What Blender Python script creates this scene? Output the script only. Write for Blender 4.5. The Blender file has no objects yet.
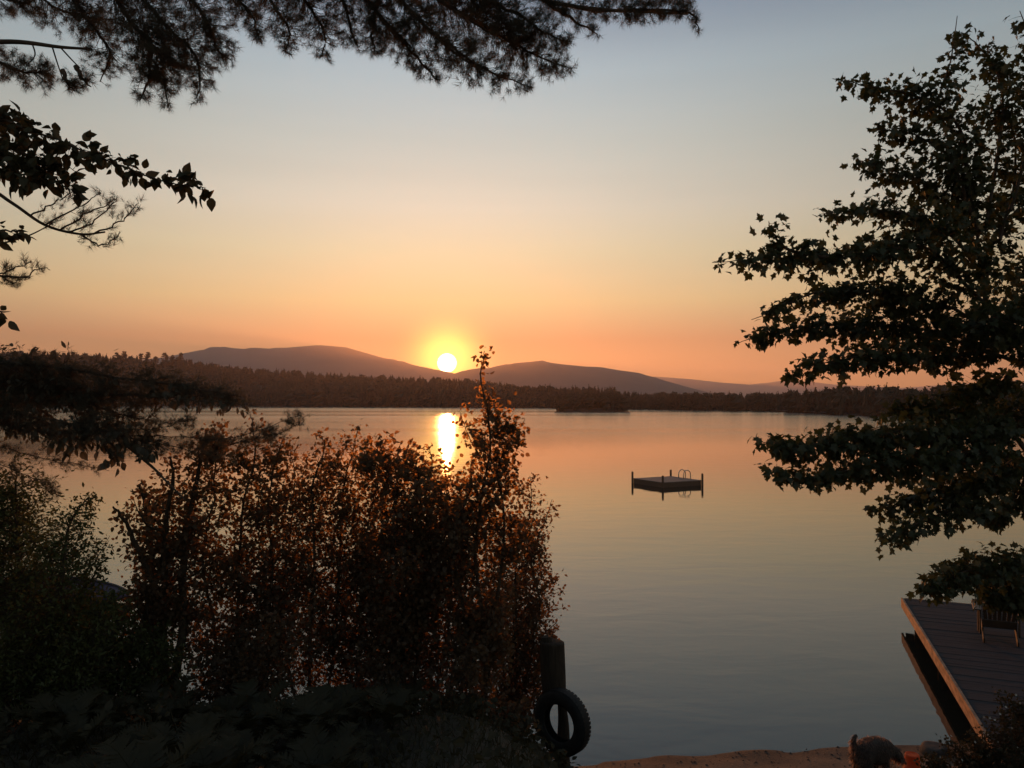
import bpy, math, random
import numpy as np
from mathutils import Vector, Matrix

# ------------------------------------------------------------------ camera
S = bpy.context.scene
COL = S.collection
F_PX, CX, CY, HOR = 800.0, 512.0, 384.0, 400.0
EYE = np.array([0.0, 0.0, 5.0])
PITCH = math.atan((HOR - CY) / F_PX)
cam_d = bpy.data.cameras.new('camera')
cam = bpy.data.objects.new('camera', cam_d)
COL.objects.link(cam)
cam.location = EYE
cam.rotation_euler = (math.pi / 2 + PITCH, 0, 0)
cam_d.sensor_width = 36.0
cam_d.lens = 36.0 * F_PX / 1024.0
cam_d.clip_start = 0.05
cam_d.clip_end = 60000
S.camera = cam


def ray(px, py):
    x = (px - CX) / F_PX
    z = -(py - CY) / F_PX
    c, s = math.cos(PITCH), math.sin(PITCH)
    return np.array([x, c - z * s, s + z * c])


def P(px, py, d):
    """point that stands d metres in front of the camera and is seen at px, py"""
    r = ray(px, py)
    return EYE + r * (d / r[1])


# ------------------------------------------------------------------ world, sun, exposure
GLOW_A, GLOW_B, SUN_DISC = 2.4, 0.26, 25.0
HAZE_DENSITY, HAZE_G = 9.0e-5, 0.58
WATER_FAR_ROUGH = 0.14
sd = ray(447, 363)
sd = sd / np.linalg.norm(sd)
SUN_DIR = Vector(sd)
SUN_EL = math.asin(SUN_DIR.z)
SUN_AZ = math.atan2(SUN_DIR.x, SUN_DIR.y)      # clockwise from +Y
W = bpy.data.worlds.new('World')
S.world = W
W.use_nodes = True
nt = W.node_tree
nt.nodes.clear()


def N(tree, typ, **kw):
    n = tree.nodes.new(typ)
    for k, v in kw.items():
        if k == 'op':
            n.operation = v
        elif k.startswith('i_'):
            n.inputs[int(k[2:])].default_value = v
        else:
            setattr(n, k, v)
    return n


def ramp(tree, stops, interp='LINEAR'):
    r = tree.nodes.new('ShaderNodeValToRGB')
    cr = r.color_ramp
    cr.interpolation = interp
    while len(cr.elements) < len(stops):
        cr.elements.new(0.5)
    for e, (p, c) in zip(cr.elements, stops):
        e.position = p
        e.color = tuple(c) + (1,) if len(c) == 3 else c
    return r


L = nt.links.new
sky = N(nt, 'ShaderNodeTexSky', sky_type='NISHITA', sun_disc=False)
sky.sun_elevation = SUN_EL
sky.sun_rotation = SUN_AZ
sky.altitude = 0
sky.air_density = 1.0
sky.dust_density = 0.0
sky.ozone_density = 1.5
geo = N(nt, 'ShaderNodeTexCoord')
sep = N(nt, 'ShaderNodeSeparateXYZ')
L(geo.outputs['Generated'], sep.inputs[0])
dot = N(nt, 'ShaderNodeVectorMath', op='DOT_PRODUCT')
dot.inputs[1].default_value = SUN_DIR
L(geo.outputs['Generated'], dot.inputs[0])
bg = N(nt, 'ShaderNodeBackground')
bg.inputs[1].default_value = 0.05
L(sky.outputs[0], bg.inputs[0])
# dusk band: warm near the horizon, grey blue above, fading away from the sun
zc = N(nt, 'ShaderNodeMath', op='MAXIMUM', i_1=0.0)
L(sep.outputs[2], zc.inputs[0])
band = ramp(nt, [(0.0, (0.36, 0.072, 0.027)), (0.043, (0.4, 0.08, 0.03)), (0.074, (0.424, 0.1038, 0.03)), (0.122, (0.6434, 0.4221, 0.1568)), (0.181, (0.6608, 0.5598, 0.317)), (0.235, (0.6633, 0.6151, 0.4674)), (0.31, (0.5552, 0.5949, 0.5237)), (0.38, (0.4793, 0.5872, 0.613)), (0.44, (0.300, 0.3962, 0.4915)), (1.0, (0.07, 0.1, 0.15))])
L(zc.outputs[0], band.inputs[0])
dc = N(nt, 'ShaderNodeMath', op='MAXIMUM', i_1=0.0)
L(dot.outputs['Value'], dc.inputs[0])
dp = N(nt, 'ShaderNodeMath', op='POWER', i_1=8.0)
L(dc.outputs[0], dp.inputs[0])
wf = N(nt, 'ShaderNodeMath', op='MULTIPLY_ADD', i_1=0.58, i_2=0.42)
L(dp.outputs[0], wf.inputs[0])
mp_ = N(nt, 'ShaderNodeMapping')
mp_.inputs['Scale'].default_value = (1.6, 1.6, 22.0)
L(geo.outputs['Generated'], mp_.inputs[0])
nz_ = N(nt, 'ShaderNodeTexNoise')
nz_.inputs['Scale'].default_value = 1.3
nz_.inputs['Detail'].default_value = 4
L(mp_.outputs[0], nz_.inputs['Vector'])
nr_ = N(nt, 'ShaderNodeMapRange')
nr_.inputs['From Min'].default_value = 0.25
nr_.inputs['From Max'].default_value = 0.75
nr_.inputs['To Min'].default_value = 0.97
nr_.inputs['To Max'].default_value = 1.03
L(nz_.outputs['Fac'], nr_.inputs['Value'])
wf0 = wf
wf = N(nt, 'ShaderNodeMath', op='MULTIPLY')
L(wf0.outputs[0], wf.inputs[0])
L(nr_.outputs[0], wf.inputs[1])
bgb = N(nt, 'ShaderNodeBackground')
L(band.outputs[0], bgb.inputs[0])
L(wf.outputs[0], bgb.inputs[1])
# t = squared angle from the sun
t2 = N(nt, 'ShaderNodeMath', op='MULTIPLY_ADD', i_1=-2.0, i_2=2.0)
L(dot.outputs['Value'], t2.inputs[0])


def glow(col, width, gain):
    m = N(nt, 'ShaderNodeMath', op='MULTIPLY', i_1=-1.0 / width)
    L(t2.outputs[0], m.inputs[0])
    e = N(nt, 'ShaderNodeMath', op='EXPONENT')
    L(m.outputs[0], e.inputs[0])
    g = N(nt, 'ShaderNodeMath', op='MULTIPLY', i_1=gain)
    L(e.outputs[0], g.inputs[0])
    b_ = N(nt, 'ShaderNodeBackground')
    b_.inputs[0].default_value = tuple(col) + (1,)
    L(g.outputs[0], b_.inputs[1])
    return b_


shaders = [bg, bgb, glow((1.0, 0.72, 0.10), 0.0011, GLOW_A), glow((1.0, 0.30, 0.05), 0.035, GLOW_B)]
disc = N(nt, 'ShaderNodeMapRange', interpolation_type='SMOOTHSTEP')
disc.inputs['From Min'].default_value = 0.0128 ** 2
disc.inputs['From Max'].default_value = 0.0060 ** 2
disc.inputs['To Min'].default_value = 0.0
disc.inputs['To Max'].default_value = SUN_DISC
L(t2.outputs[0], disc.inputs['Value'])
bd = N(nt, 'ShaderNodeBackground')
bd.inputs[0].default_value = (1.0, 0.82, 0.55, 1)
L(disc.outputs[0], bd.inputs[1])
shaders.append(bd)
cur = shaders[0].outputs[0]
for s_ in shaders[1:]:
    ad = nt.nodes.new('ShaderNodeAddShader')
    L(cur, ad.inputs[0])
    L(s_.outputs[0], ad.inputs[1])
    cur = ad.outputs[0]
out = N(nt, 'ShaderNodeOutputWorld')
L(cur, out.inputs[0])

sun_d = bpy.data.lights.new('sun', 'SUN')
sun_d.energy = 3.2
sun_d.angle = math.radians(0.5)
sun_d.color = (1.0, 0.31, 0.075)
sun = bpy.data.objects.new('sun', sun_d)
COL.objects.link(sun)
sun.rotation_euler = (-SUN_DIR).to_track_quat('-Z', 'Y').to_euler()
sun.location = (-2, 30, 20)

S.view_settings.view_transform = 'Standard'
S.view_settings.look = 'None'
S.view_settings.gamma = 1
S.view_settings.exposure = 0.0
S.cycles.use_denoising = True

# ------------------------------------------------------------------ helpers
rng = np.random.default_rng(7)


def link(o, parent=None):
    COL.objects.link(o)
    if parent is not None:
        o.parent = parent
    return o


def tag(o, label=None, cat=None, group=None, kind=None):
    if label:
        o['label'] = label
    if cat:
        o['category'] = cat
    if group:
        o['group'] = group
    if kind:
        o['kind'] = kind
    return o


def empty(name, loc=(0, 0, 0), rz=0.0, label=None, cat=None, group=None):
    o = bpy.data.objects.new(name, None)
    o.empty_display_size = 0.2
    o.location = loc
    o.rotation_euler = (0, 0, rz)
    link(o)
    return tag(o, label, cat, group)


class Acc:
    """collects vertices and polygons, then becomes one mesh"""

    def __init__(self):
        self.v, self.f, self.n = [], [], 0

    def add(self, V, F):
        V = np.asarray(V, float).reshape(-1, 3)
        F = np.asarray(F, int)
        self.v.append(V)
        self.f.append(F + self.n)
        self.n += len(V)

    def build(self, name, mat, parent=None, smooth=False, origin=None):
        me = bpy.data.meshes.new(name)
        V = np.concatenate(self.v)
        if origin is not None:
            V = V - np.asarray(origin)
        sizes = np.concatenate([np.full(len(f), f.shape[1]) for f in self.f])
        idx = np.concatenate([f.ravel() for f in self.f])
        starts = np.concatenate([[0], np.cumsum(sizes)[:-1]])
        me.vertices.add(len(V))
        me.vertices.foreach_set('co', V.ravel())
        me.loops.add(len(idx))
        me.loops.foreach_set('vertex_index', idx.astype(np.int32))
        me.polygons.add(len(sizes))
        me.polygons.foreach_set('loop_start', starts.astype(np.int32))
        me.polygons.foreach_set('use_smooth', np.full(len(sizes), smooth))
        me.update(calc_edges=True)
        if mat:
            me.materials.append(mat)
        o = bpy.data.objects.new(name, me)
        return link(o, parent)

    def box(self, c, size, rot=None, taper=1.0):
        c = np.asarray(c, float)
        h = np.asarray(size, float) / 2
        V = np.array([[x, y, z] for x in (-1, 1) for y in (-1, 1) for z in (-1, 1)], float)
        V[V[:, 2] > 0, :2] *= taper
        V = V * h
        if rot is not None:
            V = V @ np.asarray(rot).T
        F = [[0, 1, 3, 2], [4, 6, 7, 5], [0, 4, 5, 1], [2, 3, 7, 6], [0, 2, 6, 4], [1, 5, 7, 3]]
        self.add(V + c, F)

    def tube(self, pts, rad, n=6, cap=True):
        pts = np.asarray(pts, float)
        K = len(pts)
        rad = np.broadcast_to(np.asarray(rad, float), (K,))
        tubes(self, pts[None], rad[None], n)
        if cap:
            b = self.n - K * n
            self.f.append(np.array([list(range(b, b + n))[::-1]]))
            self.f.append(np.array([list(range(b + (K - 1) * n, b + K * n))]))


def nrm(v):
    return v / np.maximum(np.linalg.norm(v, axis=-1, keepdims=True), 1e-9)


def tubes(acc, Pn, Rn, n=3):
    """Pn (N,K,3) centre lines, Rn (N,K) radii"""
    M, K, _ = Pn.shape
    T = np.gradient(Pn, axis=1)
    T = nrm(T)
    ref = np.where(np.abs(T[:, :1, 2:3]) > 0.9, np.array([[[1.0, 0, 0]]]), np.array([[[0, 0, 1.0]]]))
    A = nrm(np.cross(T, np.broadcast_to(ref, T.shape)))
    B = np.cross(T, A)
    ang = np.arange(n) / n * 2 * math.pi
    ring = (A[:, :, None] * np.cos(ang)[None, None, :, None] + B[:, :, None] * np.sin(ang)[None, None, :, None])
    V = Pn[:, :, None] + ring * Rn[:, :, None, None]
    base = (np.arange(M) * K * n)[:, None, None]
    k = (np.arange(K - 1) * n)[None, :, None]
    j = np.arange(n)[None, None, :]
    j2 = (j + 1) % n
    F = np.stack([base + k + j, base + k + j2, base + k + n + j2, base + k + n + j], -1).reshape(-1, 4)
    acc.add(V.reshape(-1, 3), F)


def stamp(acc, tpl, pos, axis, up, size):
    """one copy of a template (x = along axis, z = normal) at every pos"""
    V, F = tpl
    axis = nrm(axis)
    side = nrm(np.cross(up, axis))
    nn = np.cross(axis, side)
    size = np.asarray(size)
    if size.ndim == 1:
        size = size[:, None]
    X = (V[None, :, 0:1] * axis[:, None] + V[None, :, 1:2] * side[:, None] + V[None, :, 2:3] * nn[:, None]) * size[:, None]
    X = X + pos[:, None]
    m = len(V)
    FF = (F[None] + (np.arange(len(pos)) * m)[:, None, None]).reshape(-1, F.shape[1])
    acc.add(X.reshape(-1, 3), FF)


def leaf_tpl(outline, fold=0.18, droop=0.25):
    """outline: (x, y) of one side from stem to tip"""
    side = [(x, y) for x, y in outline]
    V = [(0, 0, 0)]
    L_ = len(side)
    for x, y in side:
        V.append((x, y, fold * abs(y) - droop * x * x))
    V.append((1.0, 0, -droop))
    for x, y in side[::-1]:
        V.append((x, -y, fold * abs(y) - droop * x * x))
    V.append((0.42, 0, -droop * 0.18))          # middle of the midrib
    c = len(V) - 1
    n = len(V) - 1
    F = [[i, (i + 1) % n, c] for i in range(n)]
    V = np.array(V, float)
    V[:, 0] += 0.15
    # short petiole
    V = np.vstack([V, [[0, 0.01, 0], [0, -0.01, 0]]])
    F.append([0, len(V) - 2, len(V) - 1])
    return V, np.array(F)


OVATE = leaf_tpl([(0.08, 0.16), (0.3, 0.33), (0.55, 0.32), (0.82, 0.14)], fold=0.25, droop=0.25)
ROUND = leaf_tpl([(0.1, 0.28), (0.35, 0.42), (0.65, 0.36), (0.9, 0.14)], fold=0.22, droop=0.2)
NARROW = leaf_tpl([(0.2, 0.16), (0.5, 0.22), (0.8, 0.12)], fold=0.2, droop=0.15)
MAPLE = leaf_tpl([(-0.05, 0.10), (0.02, 0.34), (0.16, 0.24), (0.26, 0.30), (0.52, 0.58), (0.50, 0.34), (0.62, 0.36),
                  (0.60, 0.16), (0.74, 0.20), (0.82, 0.10)], fold=0.12, droop=0.3)


def tuft_tpl(n, spread, seed, w=0.012):
    """a tuft of thin needles that fan out around +x"""
    r = np.random.default_rng(seed)
    V, F = [], []
    for i in range(n):
        a = r.uniform(0, 2 * math.pi)
        s = spread * math.sqrt(r.uniform(0.05, 1))
        d = np.array([math.cos(s), math.sin(s) * math.cos(a), math.sin(s) * math.sin(a)])
        b = np.array([r.uniform(-0.35, 0.12), 0, 0])
        l = r.uniform(0.65, 1.0)
        sd_ = nrm(np.cross(d, r.normal(size=3))) * w
        k = len(V)
        bend = np.array([0, 0, -0.06 * l])
        V += [b - sd_, b + sd_, b + d * l + bend]
        F.append([k, k + 1, k + 2])
    return np.array(V), np.array(F)


def interp_poly(pts, t):
    """pts (K,D), t in 0..1 by arc length of the first three columns"""
    pts = np.asarray(pts, float)
    seg = np.linalg.norm(np.diff(pts[:, :3], axis=0), axis=1)
    s = np.concatenate([[0], np.cumsum(seg)])
    s /= s[-1]
    return np.stack([np.interp(t, s, pts[:, i]) for i in range(pts.shape[1])], -1)


def smooth_poly(pts, n):
    """Catmull-Rom through pts (K,D) sampled n per span"""
    pts = np.asarray(pts, float)
    Q = np.vstack([2 * pts[0] - pts[1], pts, 2 * pts[-1] - pts[-2]])
    outp = []
    for i in range(1, len(Q) - 2):
        for k in range(n):
            t = k / n
            a, b, c, d = Q[i - 1], Q[i], Q[i + 1], Q[i + 2]
            outp.append(0.5 * ((2 * b) + (c - a) * t + (2 * a - 5 * b + 4 * c - d) * t * t + (3 * b - a - 3 * c + d) * t ** 3))
    outp.append(pts[-1])
    return np.array(outp)


def spray(wood, leaf, pts, d, n, lpt, size, tpls, r0=0.012, fwd=0.7, deep=1.3, droop=0.0, t0=0.0, upb=0.6,
          down=0.35, stem=True, tw=0.0022, spread=0.5, subs=True, dd=0.0, world=False, flat=1.0, rand=0.7, tmax=1.0, u0=0.25):
    """a limb along pts [(px, py, reach px)] at depth d, with twigs and leaves that fill its reach"""
    if world:
        W3 = np.array(pts, float)
    else:
        K = len(pts)
        W3 = np.array([np.append(P(p[0], p[1], d + dd * i / max(1, K - 1)), p[2] * d / F_PX) for i, p in enumerate(pts)])
    sm = smooth_poly(W3, 5)
    sm[:, 3] = np.maximum(sm[:, 3], 0.01)
    wob = rng.normal(size=(len(sm), 3)) * 0.005
    wob[0] = 0
    sm[:, :3] += wob
    if stem:
        rr = np.linspace(r0, max(0.002, r0 * 0.18), len(sm))
        tubes(wood, sm[None, :, :3], rr[None], 6)
    g_ = np.linspace(t0, tmax, 120)
    rg = interp_poly(sm, g_)[:, 3] ** 1.15 + 0.012
    cdf = np.cumsum(rg)
    t = np.interp(rng.uniform(0, 1, n), (cdf - cdf[0]) / (cdf[-1] - cdf[0]), g_)
    B = interp_poly(sm, t)
    Bf = interp_poly(sm, np.minimum(t + 0.03, 1.0))
    Bb = interp_poly(sm, np.maximum(t - 0.03, 0.0))
    T = nrm(Bf[:, :3] - Bb[:, :3])
    R = B[:, 3]
    tip = (1 - t)[:, None]
    up = np.array([0, 0, 1.0])
    lat = nrm(np.cross(T, up) + 1e-6)
    vert = np.cross(lat, T)
    q = rng.uniform(0, 2 * math.pi, n)
    m = np.sqrt(rng.uniform(0.03, 1.0, n))
    off = (vert * (np.sin(q) * m * flat)[:, None] + lat * (np.cos(q) * m * deep)[:, None]
           + T * (fwd * rng.uniform(0.2, 1.0, n) * np.minimum(1.0, 0.35 + tip[:, 0]))[:, None]) * R[:, None]
    off[:, 2] -= droop * R * rng.uniform(0.3, 1, n)
    E = B[:, :3] + off
    mid = B[:, :3] + off * 0.5 + T * (R * 0.12)[:, None] + rng.normal(size=(n, 3)) * (R * 0.06)[:, None]
    s = np.linspace(0, 1, 4)[None, :, None]
    C = (1 - s) ** 2 * B[:, None, :3] + 2 * s * (1 - s) * mid[:, None] + s * s * E[:, None]
    rad = np.linspace(tw, tw * 0.35, 4)[None].repeat(n, 0)
    tubes(wood, C, rad, 3)
    # leaves along the twigs, more of them towards the ends
    k = n * lpt
    ti = np.repeat(np.arange(n), lpt)
    u = rng.uniform(u0, 1.02, k) ** 0.8
    u3 = u[:, None]
    pos = (1 - u3) ** 2 * B[ti, :3] + 2 * u3 * (1 - u3) * mid[ti] + u3 * u3 * E[ti]
    tdir = nrm(2 * (1 - u3) * (mid[ti] - B[ti, :3]) + 2 * u3 * (E[ti] - mid[ti]))
    pos = pos + rng.normal(size=(k, 3)) * (size * spread)
    ax = tdir * 0.7 + rng.normal(size=(k, 3)) * rand
    ax[:, 2] -= down
    nn = rng.normal(size=(k, 3)) * 0.8
    nn[:, 2] += upb
    sz = size * rng.uniform(0.55, 1.1, k)
    which = rng.integers(0, len(tpls), k)
    for w_ in range(len(tpls)):
        sel = which == w_
        if sel.any():
            stamp(leaf, tpls[w_], pos[sel], ax[sel], nn[sel], sz[sel])
    return sm


# ------------------------------------------------------------------ materials
def new_mat(name):
    m = bpy.data.materials.new(name)
    m.use_nodes = True
    t = m.node_tree
    t.nodes.clear()
    return m, t, t.links.new


def noise(t, scale, detail=4.0, rough=0.55, coord=None, vec_scale=None, dist=0.0):
    tc = t.nodes.new('ShaderNodeTexCoord')
    src = tc.outputs['Object']
    if vec_scale:
        mp = t.nodes.new('ShaderNodeMapping')
        mp.inputs['Scale'].default_value = vec_scale
        t.links.new(src, mp.inputs[0])
        src = mp.outputs[0]
    n = t.nodes.new('ShaderNodeTexNoise')
    n.inputs['Scale'].default_value = scale
    n.inputs['Detail'].default_value = detail
    n.inputs['Roughness'].default_value = rough
    n.inputs['Distortion'].default_value = dist
    t.links.new(src, n.inputs['Vector'])
    return n


def surf(name, c1, c2, scale=8.0, rough=0.8, bump=0.3, bscale=None, vec=None, metallic=0.0, c3=None, spec=0.4, detail=5.0, dist=0.0):
    m, t, l = new_mat(name)
    p = t.nodes.new('ShaderNodeBsdfPrincipled')
    o = t.nodes.new('ShaderNodeOutputMaterial')
    n = noise(t, scale, detail, vec_scale=vec, dist=dist)
    stops = [(0.3, c1), (0.7, c2)] if c3 is None else [(0.25, c1), (0.5, c2), (0.75, c3)]
    r = ramp(t, stops)
    l(n.outputs['Fac'], r.inputs[0])
    l(r.outputs[0], p.inputs['Base Color'])
    p.inputs['Roughness'].default_value = rough
    p.inputs['Metallic'].default_value = metallic
    p.inputs['Specular IOR Level'].default_value = spec
    if bump:
        n2 = noise(t, bscale or scale * 2.5, 6.0, 0.6, vec_scale=vec)
        b = t.nodes.new('ShaderNodeBump')
        b.inputs['Strength'].default_value = bump
        b.inputs['Distance'].default_value = 0.02
        l(n2.outputs['Fac'], b.inputs['Height'])
        l(b.outputs[0], p.inputs['Normal'])
    l(p.outputs[0], o.inputs[0])
    return m


def leaf_mat(name, c1, c2, trans, tcol, scale=3.0, gloss=0.04, fw=0.0, fcol=(1, 0.5, 0.1)):
    """thin leaf: reflected light, light that comes through, a forward lobe when seen against the light"""
    m, t, l = new_mat(name)
    n = noise(t, scale, 3.0)
    r = ramp(t, [(0.3, c1), (0.7, c2)])
    l(n.outputs['Fac'], r.inputs[0])
    d = t.nodes.new('ShaderNodeBsdfDiffuse')
    l(r.outputs[0], d.inputs[0])
    tr = t.nodes.new('ShaderNodeBsdfTranslucent')
    tr.inputs[0].default_value = tuple(tcol) + (1,)
    mx = t.nodes.new('ShaderNodeMixShader')
    mx.inputs[0].default_value = trans
    l(d.outputs[0], mx.inputs[1])
    l(tr.outputs[0], mx.inputs[2])
    g = t.nodes.new('ShaderNodeBsdfGlossy')
    g.inputs['Roughness'].default_value = 0.5
    g.inputs[0].default_value = (0.8, 0.8, 0.8, 1)
    m2 = t.nodes.new('ShaderNodeMixShader')
    m2.inputs[0].default_value = gloss
    l(mx.outputs[0], m2.inputs[1])
    l(g.outputs[0], m2.inputs[2])
    cur = m2.outputs[0]
    if fw > 0:
        rf = t.nodes.new('ShaderNodeBsdfRefraction')
        rf.inputs['Roughness'].default_value = 0.9
        rf.inputs['IOR'].default_value = 1.25
        rf.inputs[0].default_value = tuple(fcol) + (1,)
        m3 = t.nodes.new('ShaderNodeMixShader')
        m3.inputs[0].default_value = fw
        l(cur, m3.inputs[1])
        l(rf.outputs[0], m3.inputs[2])
        cur = m3.outputs[0]
    o = t.nodes.new('ShaderNodeOutputMaterial')
    l(cur, o.inputs[0])
    return m


M_BARK = surf('bark', (0.035, 0.026, 0.018), (0.09, 0.07, 0.05), 14, 0.9, 0.6, vec=(1, 1, 0.25))
M_TWIG = surf('twig_bark', (0.05, 0.035, 0.025), (0.09, 0.065, 0.045), 10, 0.85, 0)
M_SAPLING = leaf_mat('sapling_leaf', (0.06, 0.075, 0.025), (0.10, 0.11, 0.04), 0.4, (0.10, 0.10, 0.03), gloss=0.02)
M_MAPLE = leaf_mat('maple_leaf', (0.035, 0.042, 0.02), (0.055, 0.062, 0.028), 0.30, (0.07, 0.08, 0.02), gloss=0.03)
M_SHRUB = leaf_mat('shrub_leaf', (0.10, 0.068, 0.042), (0.13, 0.09, 0.052), 0.55, (0.16, 0.085, 0.032), gloss=0.02, fw=0.025, fcol=(1.0, 0.55, 0.2))
M_NEEDLE = leaf_mat('pine_needle', (0.075, 0.07, 0.05), (0.12, 0.105, 0.07), 0.5, (0.10, 0.085, 0.06), gloss=0.02)
M_BEECH = leaf_mat('beech_leaf', (0.05, 0.05, 0.03), (0.08, 0.075, 0.04), 0.3, (0.05, 0.05, 0.025), gloss=0.02)
M_FERN = leaf_mat('fern_leaf', (0.032, 0.030, 0.014), (0.055, 0.045, 0.022), 0.25, (0.06, 0.05, 0.02), gloss=0.02)
M_FOREST = surf('far_foliage', (0.02, 0.026, 0.016), (0.045, 0.042, 0.028), 0.15, 0.95, 0, c3=(0.03, 0.036, 0.02))
M_HILL = surf('hill_cover', (0.03, 0.034, 0.03), (0.05, 0.05, 0.042), 0.01, 1.0, 0)

# ------------------------------------------------------------------ ground and lake
def sm01(x):
    x = np.clip(x, 0, 1)
    return x * x * (3 - 2 * x)


SX = [-80, -30, -8, -2, 0, 1.15, 2.7, 5, 8, 14, 30, 80]
SY = [24, 14, 11.2, 10.6, 10.75, 11.14, 11.43, 11.66, 11.8, 12.3, 16, 26]


def ground_z(x, y):
    x = np.asarray(x, float)
    y = np.asarray(y, float)
    s = np.interp(x, SX, SY) - y
    path = np.interp(s, [-6, -2, -0.6, 0, 0.95, 1.5, 2.5, 4.5, 6.5, 8.5, 11.5, 30, 100],
                     [-2.2, -0.7, -0.15, 0, 0.10, 0.20, 0.40, 1.1, 2.1, 2.95, 3.4, 4.2, 9])
    left = np.interp(s, [-6, -2, -0.6, 0, 1, 2, 3.2, 4.5, 6, 8.5, 11.5, 30, 100],
                     [-2.2, -0.7, -0.15, 0, 0.55, 1.2, 1.95, 2.5, 2.85, 3.2, 3.4, 4.2, 9])
    w = 1 - sm01((x + 0.3) / 1.7)
    wr = 0.35 * sm01((x - 4.6) / 2.0) * sm01((s - 0.4) / 1.5)
    z = path * (1 - w) + left * w
    z = z * (1 - wr) + left * wr
    rough = np.clip(s / 3, 0.0, 1) * (0.3 + 0.7 * np.maximum(w, wr * 2))
    z = z + rough * 0.05 * (np.sin(x * 3.1 + y * 1.7) + np.sin(x * 1.3 - y * 2.9 + 1) + 0.6 * np.sin(x * 7.7 + 2) * np.sin(y * 6.9))
    z = z + 0.012 * np.sin(x * 5.0 + 0.8 * np.sin(y * 9)) * np.sin(y * 7.0) * (np.abs(s) < 2.5)
    return z


gx = np.unique(np.concatenate([np.linspace(-80, -10, 30), np.linspace(-10, 14, 241), np.linspace(14, 80, 30)]))
gy = np.unique(np.concatenate([np.linspace(-80, -2, 30), np.linspace(-2, 14, 181), np.linspace(14, 32, 20)]))
GX, GY = np.meshgrid(gx, gy, indexing='ij')
GZ = ground_z(GX, GY)
a = Acc()
ni, nj = GX.shape
I, J = np.meshgrid(np.arange(ni - 1), np.arange(nj - 1), indexing='ij')
q0 = (I * nj + J).ravel()
a.add(np.stack([GX, GY, GZ], -1), np.stack([q0, q0 + nj, q0 + nj + 1, q0 + 1], 1))
# bank soil with a sandy strip along the waterline, chosen by height
m, t, l = new_mat('bank_soil')
p = t.nodes.new('ShaderNodeBsdfPrincipled')
o = t.nodes.new('ShaderNodeOutputMaterial')
tc = t.nodes.new('ShaderNodeTexCoord')
sp = t.nodes.new('ShaderNodeSeparateXYZ')
l(tc.outputs['Object'], sp.inputs[0])
n1 = noise(t, 1.7, 5)
n2 = noise(t, 30, 6, 0.7)
ma = N(t, 'ShaderNodeMath', op='MULTIPLY_ADD', i_1=0.35)
l(n1.outputs['Fac'], ma.inputs[0])
l(sp.outputs[2], ma.inputs[2])
mr = N(t, 'ShaderNodeMapRange')
mr.inputs['From Min'].default_value = 0.38
mr.inputs['From Max'].default_value = 0.62
l(ma.outputs[0], mr.inputs['Value'])
sand = ramp(t, [(0.35, (0.085, 0.056, 0.036)), (0.65, (0.15, 0.10, 0.065))])
l(n2.outputs['Fac'], sand.inputs[0])
soil = ramp(t, [(0.3, (0.035, 0.028, 0.018)), (0.55, (0.06, 0.05, 0.03)), (0.8, (0.05, 0.06, 0.025))])
l(n2.outputs['Fac'], soil.inputs[0])
wet = N(t, 'ShaderNodeMapRange')
wet.inputs['From Min'].default_value = 0.015
wet.inputs['From Max'].default_value = 0.07
wet.inputs['To Min'].default_value = 0.35
l(sp.outputs[2], wet.inputs['Value'])
mw = N(t, 'ShaderNodeMix', data_type='RGBA', blend_type='MULTIPLY')
mw.inputs['Factor'].default_value = 1
l(sand.outputs[0], mw.inputs['A'])
l(wet.outputs[0], mw.inputs['B'])
mx = N(t, 'ShaderNodeMix', data_type='RGBA')
l(mr.outputs[0], mx.inputs['Factor'])
l(mw.outputs['Result'], mx.inputs['A'])
l(soil.outputs[0], mx.inputs['B'])
l(mx.outputs['Result'], p.inputs['Base Color'])
p.inputs['Roughness'].default_value = 0.85
b = t.nodes.new('ShaderNodeBump')
b.inputs['Strength'].default_value = 0.7
b.inputs['Distance'].default_value = 0.03
l(n2.outputs['Fac'], b.inputs['Height'])
l(b.outputs[0], p.inputs['Normal'])
l(p.outputs[0], o.inputs[0])
tag(a.build('ground', m, smooth=True), kind='structure')

# lake: still near the shore, a breath of wind further out
m, t, l = new_mat('lake_water')
p = t.nodes.new('ShaderNodeBsdfPrincipled')
o = t.nodes.new('ShaderNodeOutputMaterial')
p.inputs['Base Color'].default_value = (0.022, 0.023, 0.017, 1)
p.inputs['IOR'].default_value = 1.42
p.inputs['Specular IOR Level'].default_value = 0.5
tc = t.nodes.new('ShaderNodeTexCoord')
sp = t.nodes.new('ShaderNodeSeparateXYZ')
l(tc.outputs['Object'], sp.inputs[0])
far = N(t, 'ShaderNodeMapRange', interpolation_type='SMOOTHSTEP')
far.inputs['From Min'].default_value = 46
far.inputs['From Max'].default_value = 150
far.inputs['To Min'].default_value = 0.0
far.inputs['To Max'].default_value = 1.0
l(sp.outputs[1], far.inputs['Value'])
patch = noise(t, 0.016, 4, vec_scale=(0.12, 1.0, 1.0))
pr = N(t, 'ShaderNodeMapRange')
pr.inputs['From Min'].default_value = 0.35
pr.inputs['From Max'].default_value = 0.65
pr.inputs['To Min'].default_value = 0.6
pr.inputs['To Max'].default_value = 1.35
l(patch.outputs['Fac'], pr.inputs['Value'])
fr = N(t, 'ShaderNodeMath', op='MULTIPLY')
l(far.outputs[0], fr.inputs[0])
l(pr.outputs[0], fr.inputs[1])
rr = N(t, 'ShaderNodeMath', op='MULTIPLY_ADD', i_1=WATER_FAR_ROUGH, i_2=0.035)
l(fr.outputs[0], rr.inputs[0])
l(rr.outputs[0], p.inputs['Roughness'])
w1 = noise(t, 0.9, 3, 0.5, vec_scale=(0.5, 1.0, 1.0), dist=0.4)
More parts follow.
